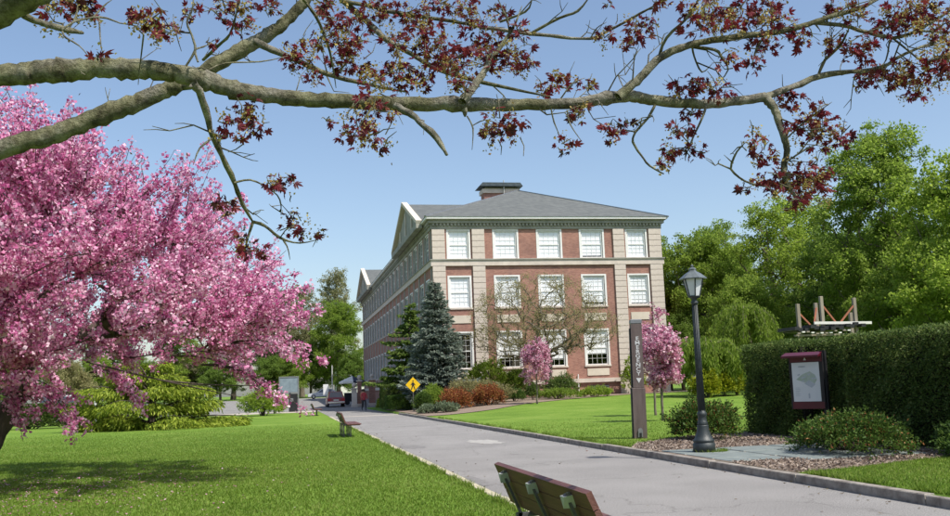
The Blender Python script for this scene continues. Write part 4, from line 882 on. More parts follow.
sh('spreading_yew', 11.8, 14.3, 'spreading yew bush along the foot of the tall hedge, running out of view', (.6, 1.5, .6), 14000, .055, 'yew', 22, lumps=14)
sh('rhododendron', 10.35, 22.6, 'leafy dark green bush with rusty leaves behind the lamp post', (.85, 1.15, .95), 12000, .065, 'yew', 21, m2=M['rust'], frac2=.08, lumps=14, stems=24)
sh('juniper', -15.5, 64, 'long low clipped dark hedge on the left lawn before the silver van', (4.5, .7, 1.45), 24000, .17, 'hedge', 23, cat='hedge', box=.8, lumps=3)
sh('yellow_bush', -1.5, 76, 'bright yellow green bush beside the kiosk at the pavement', (1.8, 1.6, 2.1), 9000, .12, 'leaf_bright', 24)
sh('green_bush', -.7, 83.4, 'dark green bush with white flowers near the kiosk', (1.0, 1.2, 1.7), 6000, .1, 'leaf_spring', 26, m2=M['canvas'], frac2=.03)
for i, (x, y, a) in enumerate(((26.9, 58, .0), (28.6, 59, .5), (30.0, 60, .9))):
    sh('forsythia', x, y, ['bright yellow green bush beside the weeping tree trunk', 'yellow flowering bush in the middle of the far row', 'yellow bush close to the end of the tall hedge'][i], (1.2, 1.0, 1.7+.2*i), 6000, .13, 'yellow', 30+i, group='yellow bushes beyond the right lawn')
# --- tall hedge
def tall_hedge():
    rng = np.random.RandomState(41); t = empty('tall_hedge', (13.5, 16, .12), 'tall clipped dark green yew hedge with a niche behind the map board', 'hedge')
    foot = [(12.4, 24.2), (12.4, 21.75), (12.95, 21.65), (12.95, 19.55), (12.35, 19.4), (12.42, 15.0), (12.5, 4.0), (15.2, 4.0), (15.2, 24.2)]
    Hh = 2.36; n = len(foot); pts = []; nor = []
    for i in range(n):
        a = np.array(foot[i]); b = np.array(foot[(i+1) % n]); L = np.linalg.norm(b-a); vis = 1 if i in (0, 1, 2, 3, 4, 5, 8) else .25
        if i == 5: vis = .45
        if i == 7: vis = .3
        m = int(L*Hh*2600*vis); u = rng.rand(m); z = rng.rand(m)*Hh; nv = np.array([-(b-a)[1], (b-a)[0]])/L
        q = a+(b-a)*u[:, None]; wob = .05*np.sin(q[:, 0]*3+q[:, 1]*2.1)+.04*np.sin(q[:, 1]*5.3+z*4)+.03*np.sin(z*7+q[:, 1]*3); dep = -np.abs(rng.normal(0, .07, m))+wob
        q = q+nv*dep[:, None]; pts.append(np.c_[q, z*(1-.0)]); nor.append(np.tile([nv[0], nv[1], .15], (m, 1)))
    m = 34000; x = rng.uniform(12.4, 15.2, m); y = 4+20.2*rng.rand(m); k = (x > 12.95) | (y > 21.75) | (y < 19.5); x = x[k]; y = y[k]
    z = Hh+.03*np.sin(y*2.3)+.025*np.sin(y*.9+x*3)-np.abs(rng.normal(0, .05, len(x)))-.08*np.clip((12.6-x)*5, 0, 1)**2; pts.append(np.c_[x, y, z]); nor.append(np.tile([0, 0, 1.], (len(x), 1)))
    m = 1200; x = rng.uniform(12.45, 14.5, m); y = rng.uniform(6, 24, m); k = (x > 12.95) | (y > 21.75) | (y < 19.5); x = x[k]; y = y[k]; pts.append(np.c_[x, y, Hh+.05*rng.rand(len(x))]); nor.append(np.tile([0, 0, 1.], (len(x), 1)))
    P = np.concatenate(pts)-[13.5, 16, 0]; V, F = leafquads(P, .055, rng, np.concatenate(nor), .7, .5, .4)
    o = link('foliage', npmesh('foliage', V, F), M['hedge'], t); o['kind'] = 'stuff'
    core = MB().prism([(x-13.5+(.16 if x < 13 else -.16), y-16+(-.16 if y > 21 and x < 12.6 or y > 24 else .14 if y < 19.5 and y > 19 else 0)) for x, y in foot], 'z', -.05, Hh-.16); core.build('dark_core', mat('hedge_inner_shade', (.012, .016, .008), (.02, .018, .012), 9, 1, .8), t)  # solid core, its near-black colour stands in for shade between the leaves
tall_hedge()

# --- small pink trees
def sapling(seed, h, r, loc, label, z0):
    rng = np.random.RandomState(seed); t = empty('pink_sapling', loc, label, 'tree', 'young pink flowering trees'); C = in_ell(rng, 34, [(0, 0, z0+(h-z0)*.45, r, r, (h-z0)*.45), (r*.2, 0, z0+(h-z0)*.75, r*.6, r*.6, (h-z0)*.28)], .45)
    P, R, ch = skeleton(rng, (0, 0, -.1), (0, 0, h*.85), C, .006, .05, .3, .5, .015); link('trunk', wood_mesh(P, R, ch, 5), M['bark'], t)
    n = 900; idx = rng.randint(0, 34, n); B_ = C[idx]+rng.normal(0, r*.15, (n, 3))*[1, 1, 1.3]; k = np.repeat(np.arange(n), 8); off = unit(rng.normal(0, 1, (n*8, 3)))*.075
    V, F = leafquads(B_[k]+off, .085, rng, rng.normal(0, 1, off.shape), .1, 1.0, NH=unit(off)*1.6); o = link('blossom', npmesh('blossom', V, F), M['pink2'], t); o['kind'] = 'stuff'
    k = rng.rand(n) < .5; V, F = leafquads(B_[k], .08, rng, None, 1, .4); o = link('young_leaves', npmesh('young_leaves', V, F), M['purple'], t); o['kind'] = 'stuff'
sapling(1, 3.95, .95, (15.7, 58.6, G0(15.7, 58.6)), 'small pink flowering tree on the lawn in front of the box bushes', 1.35)
sapling(2, 4.0, .80, (13.95, 34.0, G0(13.95, 34)), 'nearer pink flowering tree of the pair behind the emergency post', 1.2)
sapling(3, 4.2, .85, (16.0, 39.8, G0(16, 39.8)), 'farther pink flowering tree of the pair behind the emergency post', 1.5)

# --- leafing tree before the front wall
w, c = tree_meshes(51, 9, [(-.3, 0, 5.8, 4.9, 3.4, 3.1), (-2.2, 0, 4.2, 3.2, 2.6, 1.6), (2.6, 0, 4.8, 2.8, 2.4, 1.6)], 1200, .42, 18, .09, .28, (.5, .2, 6.5), tip=.010, along=.4, asp=.5)
plant('leaning_tree', (19.2, 68.6, G0(19.2, 68.6)), 'half bare spreading tree leafing out before the front of the hall', 'tree', w, c, M['bark'], M['leaf_olive'], None, 0, (1.1, 1.0, 1.06))

# --- background trees
TM = {}
def lobes(seed, R, z0, z1, n, rmin=.3, rmax=.5):
    """uneven crown outline: a heap of overlapping lobes"""
    r = random.Random(seed); out = [(0, 0, (z0+z1)/2, R*.55, R*.55, (z1-z0)*.42)]
    for k in range(n):
        f = (k+.5)/n; z = z0+(z1-z0)*(.12+.8*f); rr = R*(rmin+(rmax-rmin)*r.random()); w = R*(.85*math.sin(math.pi*min(1, .22+.75*f))**.7)-rr*.35; a = k*2.399+r.uniform(-.4, .4)
        out.append((w*math.cos(a), w*math.sin(a), min(z, z1-rr*.7), rr, rr, rr*r.uniform(.65, .9)))
    return out
TM['A'] = tree_meshes(61, 20, lobes(1, 6.2, 3.5, 19.8, 17, .26, .42), 640, .70, 60, .22, .45, (0, 0, 16), shell=.35, flat=.6)
TM['B'] = tree_meshes(62, 15, lobes(2, 5.2, 2.0, 14.6, 14, .26, .42), 500, .70, 58, .22, .33, (0, 0, 12), shell=.35, flat=.6)
TM['C'] = tree_meshes(63, 16, lobes(3, 4.6, 3.0, 16.0, 13, .26, .42), 420, .55, 32, .19, .28, (0, 0, 14), along=.5, shell=.3, flat=.6)
TM['D'] = tree_meshes(64, 10, lobes(4, 5.0, .8, 10.0, 14, .26, .42), 420, .70, 68, .22, .24, (0, 0, 8), shell=.35, flat=.6)
TH = dict(A=19.6, B=14.6, C=16.0, D=10.0)
LC = {}
def bt(k, leaf, x, y, top, label, rz=0, wide=1.0, group=None, name='broadleaf_tree'):
    g = G0(x, y); s = (top-g)/TH[k]; w, c = TM[k]
    t = empty(name, (x, y, g), label, 'tree', group, rz); t.scale = (s*wide, s*wide, s)
    if not w.materials: w.materials.append(M['bark'])
    link('trunk', w, None, t); key = (k, leaf)
    if key not in LC:
        m2 = c if not c.materials else c.copy(); m2.materials.clear(); m2.materials.append(M[leaf]); LC[key] = m2
    o = link('crown', LC[key], None, t); o['kind'] = 'stuff'; return t
g = 'trees behind the tall hedge'
bt('A', 'leaf_spring', 43.5, 62, 20.2, 'tallest broad green tree rising over the tall hedge', .4, 1.0, g)
bt('B', 'leaf_bright', 41.5, 50, 15.4, 'bright lime green tree right of the tallest tree', 1.3, 1.05, g)
bt('C', 'leaf_bright', 42.0, 76, 17.2, 'airy pale green tree with visible thin limbs', .2, 1.0, g)
bt('B', 'leaf_spring', 38.4, 82, 15.6, 'rounded mid green tree next to the end of the hall', 2.2, .95, g)
bt('C', 'leaf_spring', 44.5, 92, 18.5, 'slim pale tree standing behind the rounded tree by the hall', 2.9, 1.0, g)
bt('B', 'leaf_deep', 45.0, 71, 14.0, 'dark green tree in front of the tallest tree trunk', 3.6, .95, g)
bt('D', 'leaf_bright', 38.6, 46.5, 9.6, 'low bright bushy tree over the right end of the hedge', .9, 1.0, g)
bt('D', 'leaf_spring', 36.4, 70, 9.8, 'low bushy green tree behind the weeping tree', 4.0, .85, g)
bt('D', 'leaf_spring', 41.5, 57, 9.6, 'bushy green tree directly behind the timber frame', 5.0, .9, g)
bt('B', 'leaf_spring', 37.6, 93, 17.0, 'green tree rising straight behind the end of the hall', 1.2, .95, g)
bt('D', 'leaf_spring', 36.2, 86, 11.5, 'bushy green tree touching the end wall of the hall', .7, .8, g)
bt('D', 'leaf_deep', 35.0, 80, 8.0, 'dark bushy tree close to the end wall of the hall', 2.0, .9, g)
bt('C', 'leaf_bright', 48.3, 82, 19.5, 'tall airy lime tree between the pale tree and the tallest tree', 4.4, 1.15, g)
bt('B', 'leaf_spring', 50, 100, 17, 'tall green tree far behind the airy pale tree', .5, 1.1, g)
bt('B', 'leaf_deep', 58, 84, 17, 'dark green tree far behind the tallest tree', 1.5, 1.2, g)
bt('B', 'leaf_bright', 56, 64, 15, 'lime green tree farther back beside the lime tree', 3.1, 1.2, g)
bt('D', 'leaf_deep', 52, 66, 9, 'low dark tree under the tallest tree', 2.1, 1.2, g)
bt('D', 'leaf_deep', 47, 84, 9.5, 'low dark tree beneath the airy pale tree', .3, 1.2, g)
bt('D', 'leaf_deep', 46, 56, 7.5, 'low dark thicket tree below the lime green tree', 1.9, 1.2, g)
bt('D', 'leaf_deep', 41, 88, 9, 'low dark tree behind the rounded tree by the hall', 5.2, 1.2, g)
g = 'trees at the far end of the road'
bt('C', 'leaf_pale', -.8, 168, 20.5, 'pale half bare tree left of the far road end', .6, 1.15, g)
bt('C', 'leaf_pale', 10.0, 182, 25.5, 'tall pale leafing tree behind the end of the hall', 2.0, .85, g)
bt('B', 'leaf_spring', 9.4, 164, 17.5, 'green leafy tree closing the far end of the road', 3.0, .95, g)
bt('D', 'leaf_deep', 4.6, 166, 10.0, 'dark green tree behind the silver car', 1.0, 1.0, g)
bt('D', 'leaf_deep', 11.5, 160, 8.5, 'dark bushy tree behind the umbrella at the hall end', 4.4, .8, g)
bt('C', 'leaf_pale', 3.4, 176, 21.5, 'pale leafing tree in the gap right of the blossom', 1.4, 1.2, g)
bt('B', 'leaf_pale', -3.0, 178, 20.5, 'broad pale leafing tree behind the blossom edge', .4, 1.1, g)
bt('D', 'leaf_spring', 1.2, 160, 8.5, 'low green tree behind the kiosk', 3.4, 1.0, g)
bt('C', 'leaf_pale', -8.5, 172, 20, 'pale tree farther left behind the blossom', 5.0, 1.2, g)
bt('D', 'leaf_deep', -2.0, 160, 8, 'dark low tree left of the kiosk', 2.6, 1.1, g)
for i, (x, y, top, k, lf, lb) in enumerate(((-17, 165, 14, 'B', 'leaf_spring', 'green tree seen through gaps in the cherry blossom'), (-28, 170, 15, 'B', 'leaf_deep', 'dark tree behind the cherry crown'), (-42, 165, 15, 'C', 'leaf_pale', 'pale tree far behind the cherry trunk'), (-56, 170, 16, 'B', 'leaf_spring', 'green tree far left behind the cherry'), (-10, 162, 8, 'D', 'leaf_deep', 'low dark tree behind the golden cypress'), (-22, 160, 8, 'D', 'leaf_deep', 'low dark tree behind the silver van'), (-34, 160, 8.5, 'D', 'leaf_spring', 'low green tree farther behind the silver van'), (-48, 160, 8, 'D', 'leaf_deep', 'low dark tree farthest left along the street'), (-15.5, 166, 9, 'D', 'leaf_pale', 'low pale tree behind the cypress top'), (-29, 162, 9, 'D', 'leaf_spring', 'low leafy tree in the gap beside the olive tree'), (-41, 158, 9, 'D', 'leaf_deep', 'low dark tree filling the gap behind the cherry trunk'), (-56, 158, 9, 'D', 'leaf_spring', 'low green tree at the left end of the street'))):
    bt(k, lf, x, y, top, lb, i*1.1, 1.2, 'trees along the far street')
bt('D', 'leaf_olive', -17.5, 84, 5.6, 'olive brown small tree behind the silver van', .5, .8)
wp = empty('white_post', (-11.3, 62.5, .03), 'plain white post standing at the golden cypress edge', 'post'); MB().box(-.06, -.06, -.1, .06, .06, 2.3, .01).build('shaft', M['white'], wp); MB().box(-.085, -.085, 2.3, .085, .085, 2.36, .01).build('cap', M['white'], wp)
# weeping tree and dark hemlock
def weeping(loc, label, R, H, m, seed, n=16000, ls=.35):
    rng = np.random.RandomState(seed); t = empty('weeping_tree', loc, label, 'tree'); w = NA(); w.add(*tube(np.array([(0, 0, -.1), (.1, 0, H*.5), (0, 0, H*.85)]), np.array([.16, .12, .05]), 7)); pts = []
    for j in range(46):
        a = rng.rand()*6.283; r = R*rng.uniform(.35, 1); hh = H*rng.uniform(.78, 1.02); s = np.linspace(0, 1, 8); ln = hh-H*rng.uniform(.05, .5)
        Q = np.array([[math.cos(a)*r*min(1, q*1.5), math.sin(a)*r*min(1, q*1.5), H*.8+(hh-H*.8)*math.sin(min(q*2, 1)*1.57)-ln*max(0, q-.4)**1.2*1.4] for q in s]); Q[:, 2] = np.maximum(Q[:, 2], .15); w.add(*tube(Q, np.linspace(.03, .005, 8), 4))
        k = n//46; tt = rng.rand(k)*7; pts.append(np.stack([np.interp(tt, np.arange(8), Q[:, i]) for i in range(3)], 1)+rng.normal(0, .14, (k, 3)))
    L = np.concatenate(pts); V, F = leafquads(L, ls, rng, np.tile([0, 0, -1.], (len(L), 1)), .35, .22); link('trunk', npmesh('trunk', *w.get(), smooth=True), M['bark'], t); o = link('crown', npmesh('crown', V, F), m, t); o['kind'] = 'stuff'
weeping((28.2, 60.5, G0(28.2, 60.5)), 'yellow green weeping tree mound behind the lamp post', 2.9, 3.9, M['leaf_spring'], 71)
weeping((33.0, 63.5, G0(33, 63.5)), 'drooping green tree left of the timber frame', 2.5, 6.4, M['leaf_spring'], 72, 15000, .3)

# ---------------------------------------------------------------- purple maple overhead
MAPLE_BRANCHES = [
 ('limb', [(-4.053, 6.447, 2.707, 0.1827), (-3.424, 6.38, 3.091, 0.1563), (-2.425, 6.28, 3.502, 0.105), (-1.727, 6.22, 3.645, 0.088), (-1.488, 6.201, 3.672, 0.0948), (-1.308, 6.187, 3.686, 0.0888), (-1.065, 6.169, 3.701, 0.0797), (-0.819, 6.154, 3.691, 0.077), (-0.603, 6.143, 3.661, 0.0805), (-0.415, 6.139, 3.605, 0.0744), (-0.195, 6.132, 3.549, 0.0683), (0.06, 6.118, 3.517, 0.0654), (0.383, 6.097, 3.499, 0.0625), (0.776, 6.07, 3.48, 0.0597), (1.188, 6.037, 3.48, 0.0635), (1.58, 6.007, 3.474, 0.0505), (1.956, 5.974, 3.487, 0.0475), (2.304, 5.939, 3.535, 0.058), (2.479, 5.928, 3.508, 0.0445), (2.832, 5.902, 3.48, 0.0413), (3.118, 5.874, 3.501, 0.0416), (3.298, 5.855, 3.528, 0.0452)]),
 ('branch', [(3.298, 5.855, 3.528, 0.0417), (3.336, 5.803, 3.42, 0.0344), (3.341, 5.754, 3.279, 0.0307), (3.339, 5.696, 3.11, 0.0269), (3.285, 5.66, 2.977, 0.0267), (3.282, 5.601, 2.815, 0.0198), (3.329, 5.546, 2.737, 0.0131)]),
 ('branch', [(3.298, 5.855, 3.528, 0.0347), (3.525, 5.907, 3.616, 0.0282), (3.807, 5.969, 3.734, 0.0288), (4.091, 6.029, 3.793, 0.0257), (4.383, 6.088, 3.854, 0.0186), (4.642, 6.136, 3.989, 0.0152), (5.113, 6.215, 4.181, 0.0117)]),
 ('branch', [(2.21, 5.826, 3.49, 0.0401), (2.372, 5.821, 3.625, 0.037), (2.523, 5.817, 3.769, 0.0339), (2.745, 5.812, 3.867, 0.0308), (3.044, 5.809, 3.928, 0.0276), (3.347, 5.806, 3.975, 0.0244), (3.579, 5.802, 4.027, 0.0246), (3.814, 5.794, 4.108, 0.0212), (4.053, 5.787, 4.183, 0.0178), (4.256, 5.777, 4.286, 0.0144), (4.629, 5.757, 4.486, 0.0073)]),
 ('branch', [(3.677, 5.806, 4.062, 0.0212), (3.913, 5.833, 4.068, 0.0178), (4.173, 5.87, 4.034, 0.018), (4.374, 5.895, 4.014, 0.0182), (4.572, 5.909, 4.073, 0.0147), (4.758, 5.92, 4.178, 0.0148), (4.947, 5.93, 4.284, 0.0112), (5.238, 5.945, 4.462, 0.0076)]),
 ('twig', [(4.488, 6.049, 4.077, 0.0112), (4.513, 5.959, 3.967, 0.0092), (4.542, 5.848, 3.836, 0.0072), (4.571, 5.767, 3.764, 0.0054)]),
 ('twig', [(4.467, 6.054, 4.077, 0.0093), (4.345, 5.958, 3.868, 0.0073), (4.268, 5.926, 3.809, 0.0054)]),
 ('twig', [(4.54, 6.043, 4.045, 0.0093), (4.403, 5.961, 3.856, 0.0073), (4.389, 5.908, 3.761, 0.0054)]),
 ('twig', [(4.687, 6.002, 4.121, 0.0112), (4.963, 6.081, 4.155, 0.0095), (5.305, 6.171, 4.22, 0.0078)]),
 ('branch', [(3.909, 6.155, 3.8, 0.0148), (3.919, 6.063, 3.891, 0.0147), (3.975, 5.947, 3.964, 0.0145), (3.991, 5.845, 4.054, 0.0107)]),
 ('twig', [(2.532, 5.874, 3.775, 0.0137), (2.556, 5.772, 3.894, 0.0135), (2.646, 5.651, 3.977, 0.0133), (2.69, 5.564, 4.055, 0.0099), (2.72, 5.476, 4.142, 0.0065)]),
 ('twig', [(2.755, 5.866, 3.873, 0.0138), (2.895, 5.748, 3.814, 0.0136), (2.924, 5.713, 3.746, 0.0118), (2.941, 5.674, 3.649, 0.0067), (2.83, 5.642, 3.524, 0.0066)]),
 ('twig', [(2.761, 5.815, 3.862, 0.0086), (2.795, 5.867, 3.811, 0.0086), (2.886, 5.95, 3.727, 0.007), (2.983, 5.984, 3.801, 0.0053)]),
 ('twig', [(3.322, 5.789, 3.967, 0.0104), (3.221, 5.774, 3.85, 0.0103), (3.162, 5.754, 3.712, 0.0068)]),
 ('branch', [(1.547, 7.017, 4.418, 0.0197), (1.897, 6.816, 4.297, 0.0194), (2.099, 6.695, 4.235, 0.0172), (2.297, 6.574, 4.181, 0.0151), (2.425, 6.479, 4.22, 0.0131), (2.611, 6.331, 4.294, 0.0111), (2.849, 6.136, 4.393, 0.0073)]),
 ('twig', [(1.871, 6.666, 4.246, 0.0152), (2.054, 6.525, 4.317, 0.0131), (2.169, 6.441, 4.342, 0.013), (2.24, 6.359, 4.427, 0.0092)]),
 ('twig', [(1.634, 6.702, 4.337, 0.0114), (1.787, 6.532, 4.354, 0.0112), (1.821, 6.447, 4.413, 0.0092)]),
 ('twig', [(2.237, 6.403, 4.114, 0.0074), (2.271, 6.333, 4.172, 0.0055), (2.327, 6.27, 4.196, 0.0036)]),
 ('limb', [(-4.639, 7.49, 1.998, 0.2021), (-3.993, 7.54, 2.538, 0.161), (-2.897, 7.583, 3.182, 0.1215), (-2.092, 7.597, 3.523, 0.0988), (-1.74, 7.602, 3.632, 0.0961), (-1.453, 7.602, 3.765, 0.0894), (-1.159, 7.6, 3.892, 0.0863), (-0.896, 7.596, 4.02, 0.0831), (-0.706, 7.593, 4.107, 0.0797), (-0.475, 7.586, 4.262, 0.0803), (-0.239, 7.579, 4.41, 0.0728), (-0.04, 7.572, 4.542, 0.0652), (0.121, 7.564, 4.7, 0.0574), (0.244, 7.559, 4.85, 0.0535), (0.494, 7.547, 5.207, 0.0416), (0.709, 7.538, 5.616, 0.0295)]),
 ('branch', [(-0.192, 7.284, 4.327, 0.0389), (-0.04, 7.223, 4.237, 0.031), (0.148, 7.146, 4.128, 0.0269), (0.37, 7.055, 4, 0.0229), (0.662, 6.93, 3.889, 0.0189), (0.911, 6.821, 3.806, 0.0112)]),
 ('branch', [(0.258, 7.88, 5.305, 0.0432), (0.519, 7.645, 4.857, 0.0335), (0.687, 7.503, 4.632, 0.0309), (0.848, 7.361, 4.413, 0.0283), (0.999, 7.236, 4.272, 0.0239), (1.221, 7.047, 4.065, 0.0215), (1.552, 6.763, 3.868, 0.0189), (1.917, 6.427, 3.671, 0.0109)]),
 ('branch', [(0.531, 7.583, 4.814, 0.0249), (0.728, 7.476, 4.744, 0.0227), (0.912, 7.376, 4.651, 0.0224), (1.257, 7.183, 4.529, 0.02), (1.547, 7.017, 4.418, 0.0197)]),
 ('branch', [(1.132, 5.75, 3.404, 0.0382), (1.192, 5.779, 3.481, 0.0321), (1.27, 5.818, 3.59, 0.0292), (1.366, 5.867, 3.732, 0.0198), (1.473, 5.92, 3.893, 0.015), (1.557, 5.961, 4.025, 0.0101), (1.623, 6.005, 4.174, 0.0068)]),
 ('branch', [(0.702, 5.741, 3.364, 0.0282), (0.772, 5.664, 3.304, 0.0263), (0.834, 5.586, 3.22, 0.0244), (0.917, 5.472, 3.09, 0.024), (0.958, 5.383, 2.964, 0.0206)]),
 ('branch', [(-0.514, 5.719, 3.464, 0.033), (-0.462, 5.796, 3.39, 0.0274), (-0.425, 5.935, 3.242, 0.0248), (-0.366, 6.053, 3.113, 0.0221), (-0.293, 6.194, 2.951, 0.0194), (-0.247, 6.288, 2.838, 0.018), (-0.186, 6.37, 2.74, 0.0166)]),
 ('twig', [(-0.186, 6.37, 2.74, 0.0149), (-0.108, 6.376, 2.714, 0.0133), (-0.011, 6.394, 2.636, 0.0117), (0.12, 6.401, 2.602, 0.0067), (0.253, 6.399, 2.628, 0.0051)]),
 ('twig', [(-0.186, 6.37, 2.74, 0.0133), (-0.224, 6.348, 2.616, 0.0099), (-0.243, 6.317, 2.465, 0.0065)]),
 ('twig', [(0.008, 6.448, 2.637, 0.0101), (0.041, 6.451, 2.563, 0.0067), (0.053, 6.458, 2.496, 0.0034)]),
 ('twig', [(-0.298, 6.157, 2.956, 0.0096), (-0.199, 6.206, 2.987, 0.0081), (-0.086, 6.278, 2.951, 0.0066), (-0.009, 6.349, 2.885, 0.0067), (-0.004, 6.428, 2.798, 0.0051)]),
 ('twig', [(-0.413, 5.942, 3.193, 0.0093), (-0.489, 5.919, 3.122, 0.0077), (-0.527, 5.888, 3.007, 0.0046)]),
 ('limb', [(-3.328, 5.276, 2.653, 0.1937), (-2.511, 4.973, 2.885, 0.1658), (-1.677, 4.644, 3.201, 0.1201), (-1.297, 4.488, 3.367, 0.0959), (-1.041, 4.382, 3.478, 0.0815), (-0.743, 4.249, 3.651, 0.0672), (-0.428, 4.099, 3.868, 0.0486)]),
 ('branch', [(-1.171, 4.525, 3.388, 0.0208), (-1.141, 4.635, 3.399, 0.0214), (-1.1, 4.75, 3.422, 0.0207), (-1.04, 4.898, 3.456, 0.0202), (-0.996, 4.991, 3.483, 0.0181)]),
 ('twig', [(-1.057, 4.805, 3.424, 0.0074), (-1.002, 4.825, 3.476, 0.0075), (-0.891, 4.86, 3.521, 0.0076), (-0.801, 4.896, 3.508, 0.0051), (-0.708, 4.929, 3.503, 0.0039)]),
 ('twig', [(-1.057, 4.806, 3.419, 0.0062), (-1.033, 4.786, 3.377, 0.0062), (-0.958, 4.735, 3.319, 0.0049), (-0.908, 4.696, 3.251, 0.0036)]),
 ('twig', [(-0.896, 4.862, 3.522, 0.0051), (-0.886, 4.838, 3.444, 0.005), (-0.875, 4.811, 3.356, 0.0037), (-0.855, 4.784, 3.28, 0.0025)]),
 ('twig', [(-1.05, 4.902, 3.462, 0.0063), (-1.032, 4.992, 3.574, 0.0065), (-1.041, 5.075, 3.684, 0.0053)]),
 ('twig', [(-0.95, 4.972, 3.553, 0.0064), (-0.912, 5.079, 3.67, 0.0053), (-0.883, 5.139, 3.73, 0.004)]),
 ('twig', [(-0.584, 6.013, 3.676, 0.0095), (-0.527, 5.987, 3.774, 0.0095), (-0.545, 5.979, 3.862, 0.0095), (-0.576, 5.973, 3.951, 0.0079), (-0.538, 5.953, 4.037, 0.0079), (-0.537, 5.939, 4.137, 0.0063)]),
 ('twig', [(-0.509, 5.994, 3.698, 0.0079), (-0.531, 6.027, 3.789, 0.0095), (-0.483, 6.042, 3.816, 0.0064), (-0.429, 6.059, 3.851, 0.0064)]),
 ('twig', [(-0.566, 7.084, 4.097, 0.0149), (-0.446, 6.907, 4.145, 0.0147), (-0.354, 6.763, 4.185, 0.0108), (-0.304, 6.594, 4.269, 0.0071), (-0.271, 6.476, 4.324, 0.0069)]),
 ('twig', [(-0.482, 6.194, 3.702, 0.0065), (-0.364, 6.339, 3.818, 0.0067), (-0.14, 6.574, 3.916, 0.007), (0.055, 6.759, 4.033, 0.0054)]),
 ('twig', [(0.104, 4.841, 3.679, 0.0105), (0.168, 4.913, 3.629, 0.0107), (0.212, 4.98, 3.574, 0.0108), (0.27, 5.1, 3.467, 0.0083), (0.309, 5.261, 3.314, 0.0057)]),
 ('twig', [(2.491, 5.876, 3.457, 0.0119), (2.434, 5.875, 3.364, 0.0101), (2.342, 5.875, 3.265, 0.0101), (2.316, 5.873, 3.195, 0.0101), (2.358, 5.851, 3.101, 0.0084), (2.407, 5.827, 3.02, 0.0083), (2.487, 5.791, 2.958, 0.0133)]),
 ('twig', [(2.344, 5.881, 3.267, 0.0084), (2.232, 5.845, 3.269, 0.0067), (2.152, 5.822, 3.233, 0.005)]),
 ('twig', [(2.859, 5.851, 3.465, 0.0103), (2.814, 5.848, 3.365, 0.0102), (2.711, 5.845, 3.174, 0.0068), (2.666, 5.842, 3.068, 0.0051)]),
 ('twig', [(3.286, 5.641, 2.857, 0.0099), (3.108, 5.607, 2.842, 0.0098), (2.947, 5.567, 2.865, 0.0097), (2.831, 5.52, 2.932, 0.0096), (2.842, 5.445, 3.025, 0.008), (2.878, 5.386, 3.075, 0.0063)]),
 ('twig', [(2.843, 5.511, 2.969, 0.0064), (2.741, 5.424, 2.999, 0.0047)]),
 ('twig', [(3.328, 5.691, 3.178, 0.0084), (3.391, 5.598, 3.25, 0.0067), (3.442, 5.528, 3.299, 0.0066), (3.526, 5.419, 3.363, 0.0049)]),
 ('twig', [(3.281, 5.621, 3.008, 0.0083), (3.434, 5.634, 3.096, 0.0067), (3.572, 5.644, 3.156, 0.0051)]),
 ('twig', [(3.241, 5.589, 2.933, 0.0082), (3.383, 5.635, 2.918, 0.0067), (3.543, 5.683, 2.916, 0.0051)]),
 ('twig', [(1.757, 5.878, 3.412, 0.0066), (1.775, 5.886, 3.326, 0.0066), (1.833, 5.895, 3.179, 0.005)]),
 ('twig', [(1.86, 5.858, 3.401, 0.0066), (1.879, 5.867, 3.309, 0.0066), (1.956, 5.868, 3.188, 0.005)]),
 ('twig', [(1.153, 5.802, 3.368, 0.0321), (1.159, 5.807, 3.323, 0.0096)]),
 ('twig', [(1.172, 5.804, 3.329, 0.0064), (1.202, 5.771, 3.241, 0.0064), (1.182, 5.732, 3.087, 0.0047)]),
 ('twig', [(1.203, 5.806, 3.264, 0.0048), (1.285, 5.785, 3.299, 0.0048), (1.379, 5.769, 3.27, 0.0032)]),
 ('twig', [(0.565, 5.819, 3.372, 0.0095), (0.499, 5.797, 3.273, 0.0063), (0.433, 5.772, 3.162, 0.0047)]),
 ('twig', [(0.358, 6.817, 3.912, 0.0092), (0.463, 6.73, 3.969, 0.0073), (0.511, 6.664, 4.045, 0.0073)]),
 ('twig', [(0.646, 6.768, 3.835, 0.0092), (0.749, 6.682, 3.886, 0.0073), (0.837, 6.616, 3.904, 0.0054)]),
 ('twig', [(0.865, 6.977, 4.236, 0.0115), (0.888, 6.884, 4.076, 0.0076), (0.846, 6.815, 3.942, 0.0075)]),
 ('twig', [(1.169, 6.747, 3.96, 0.0112), (1.27, 6.662, 4.026, 0.0074), (1.37, 6.588, 4.065, 0.0055)]),
 ('twig', [(1.221, 6.977, 4.445, 0.0117), (1.25, 6.938, 4.317, 0.0077), (1.203, 6.913, 4.194, 0.0058)]),
 ('twig', [(1.902, 6.137, 3.558, 0.0069), (1.985, 6.105, 3.665, 0.0069), (2.073, 6.082, 3.703, 0.0052)]),
]
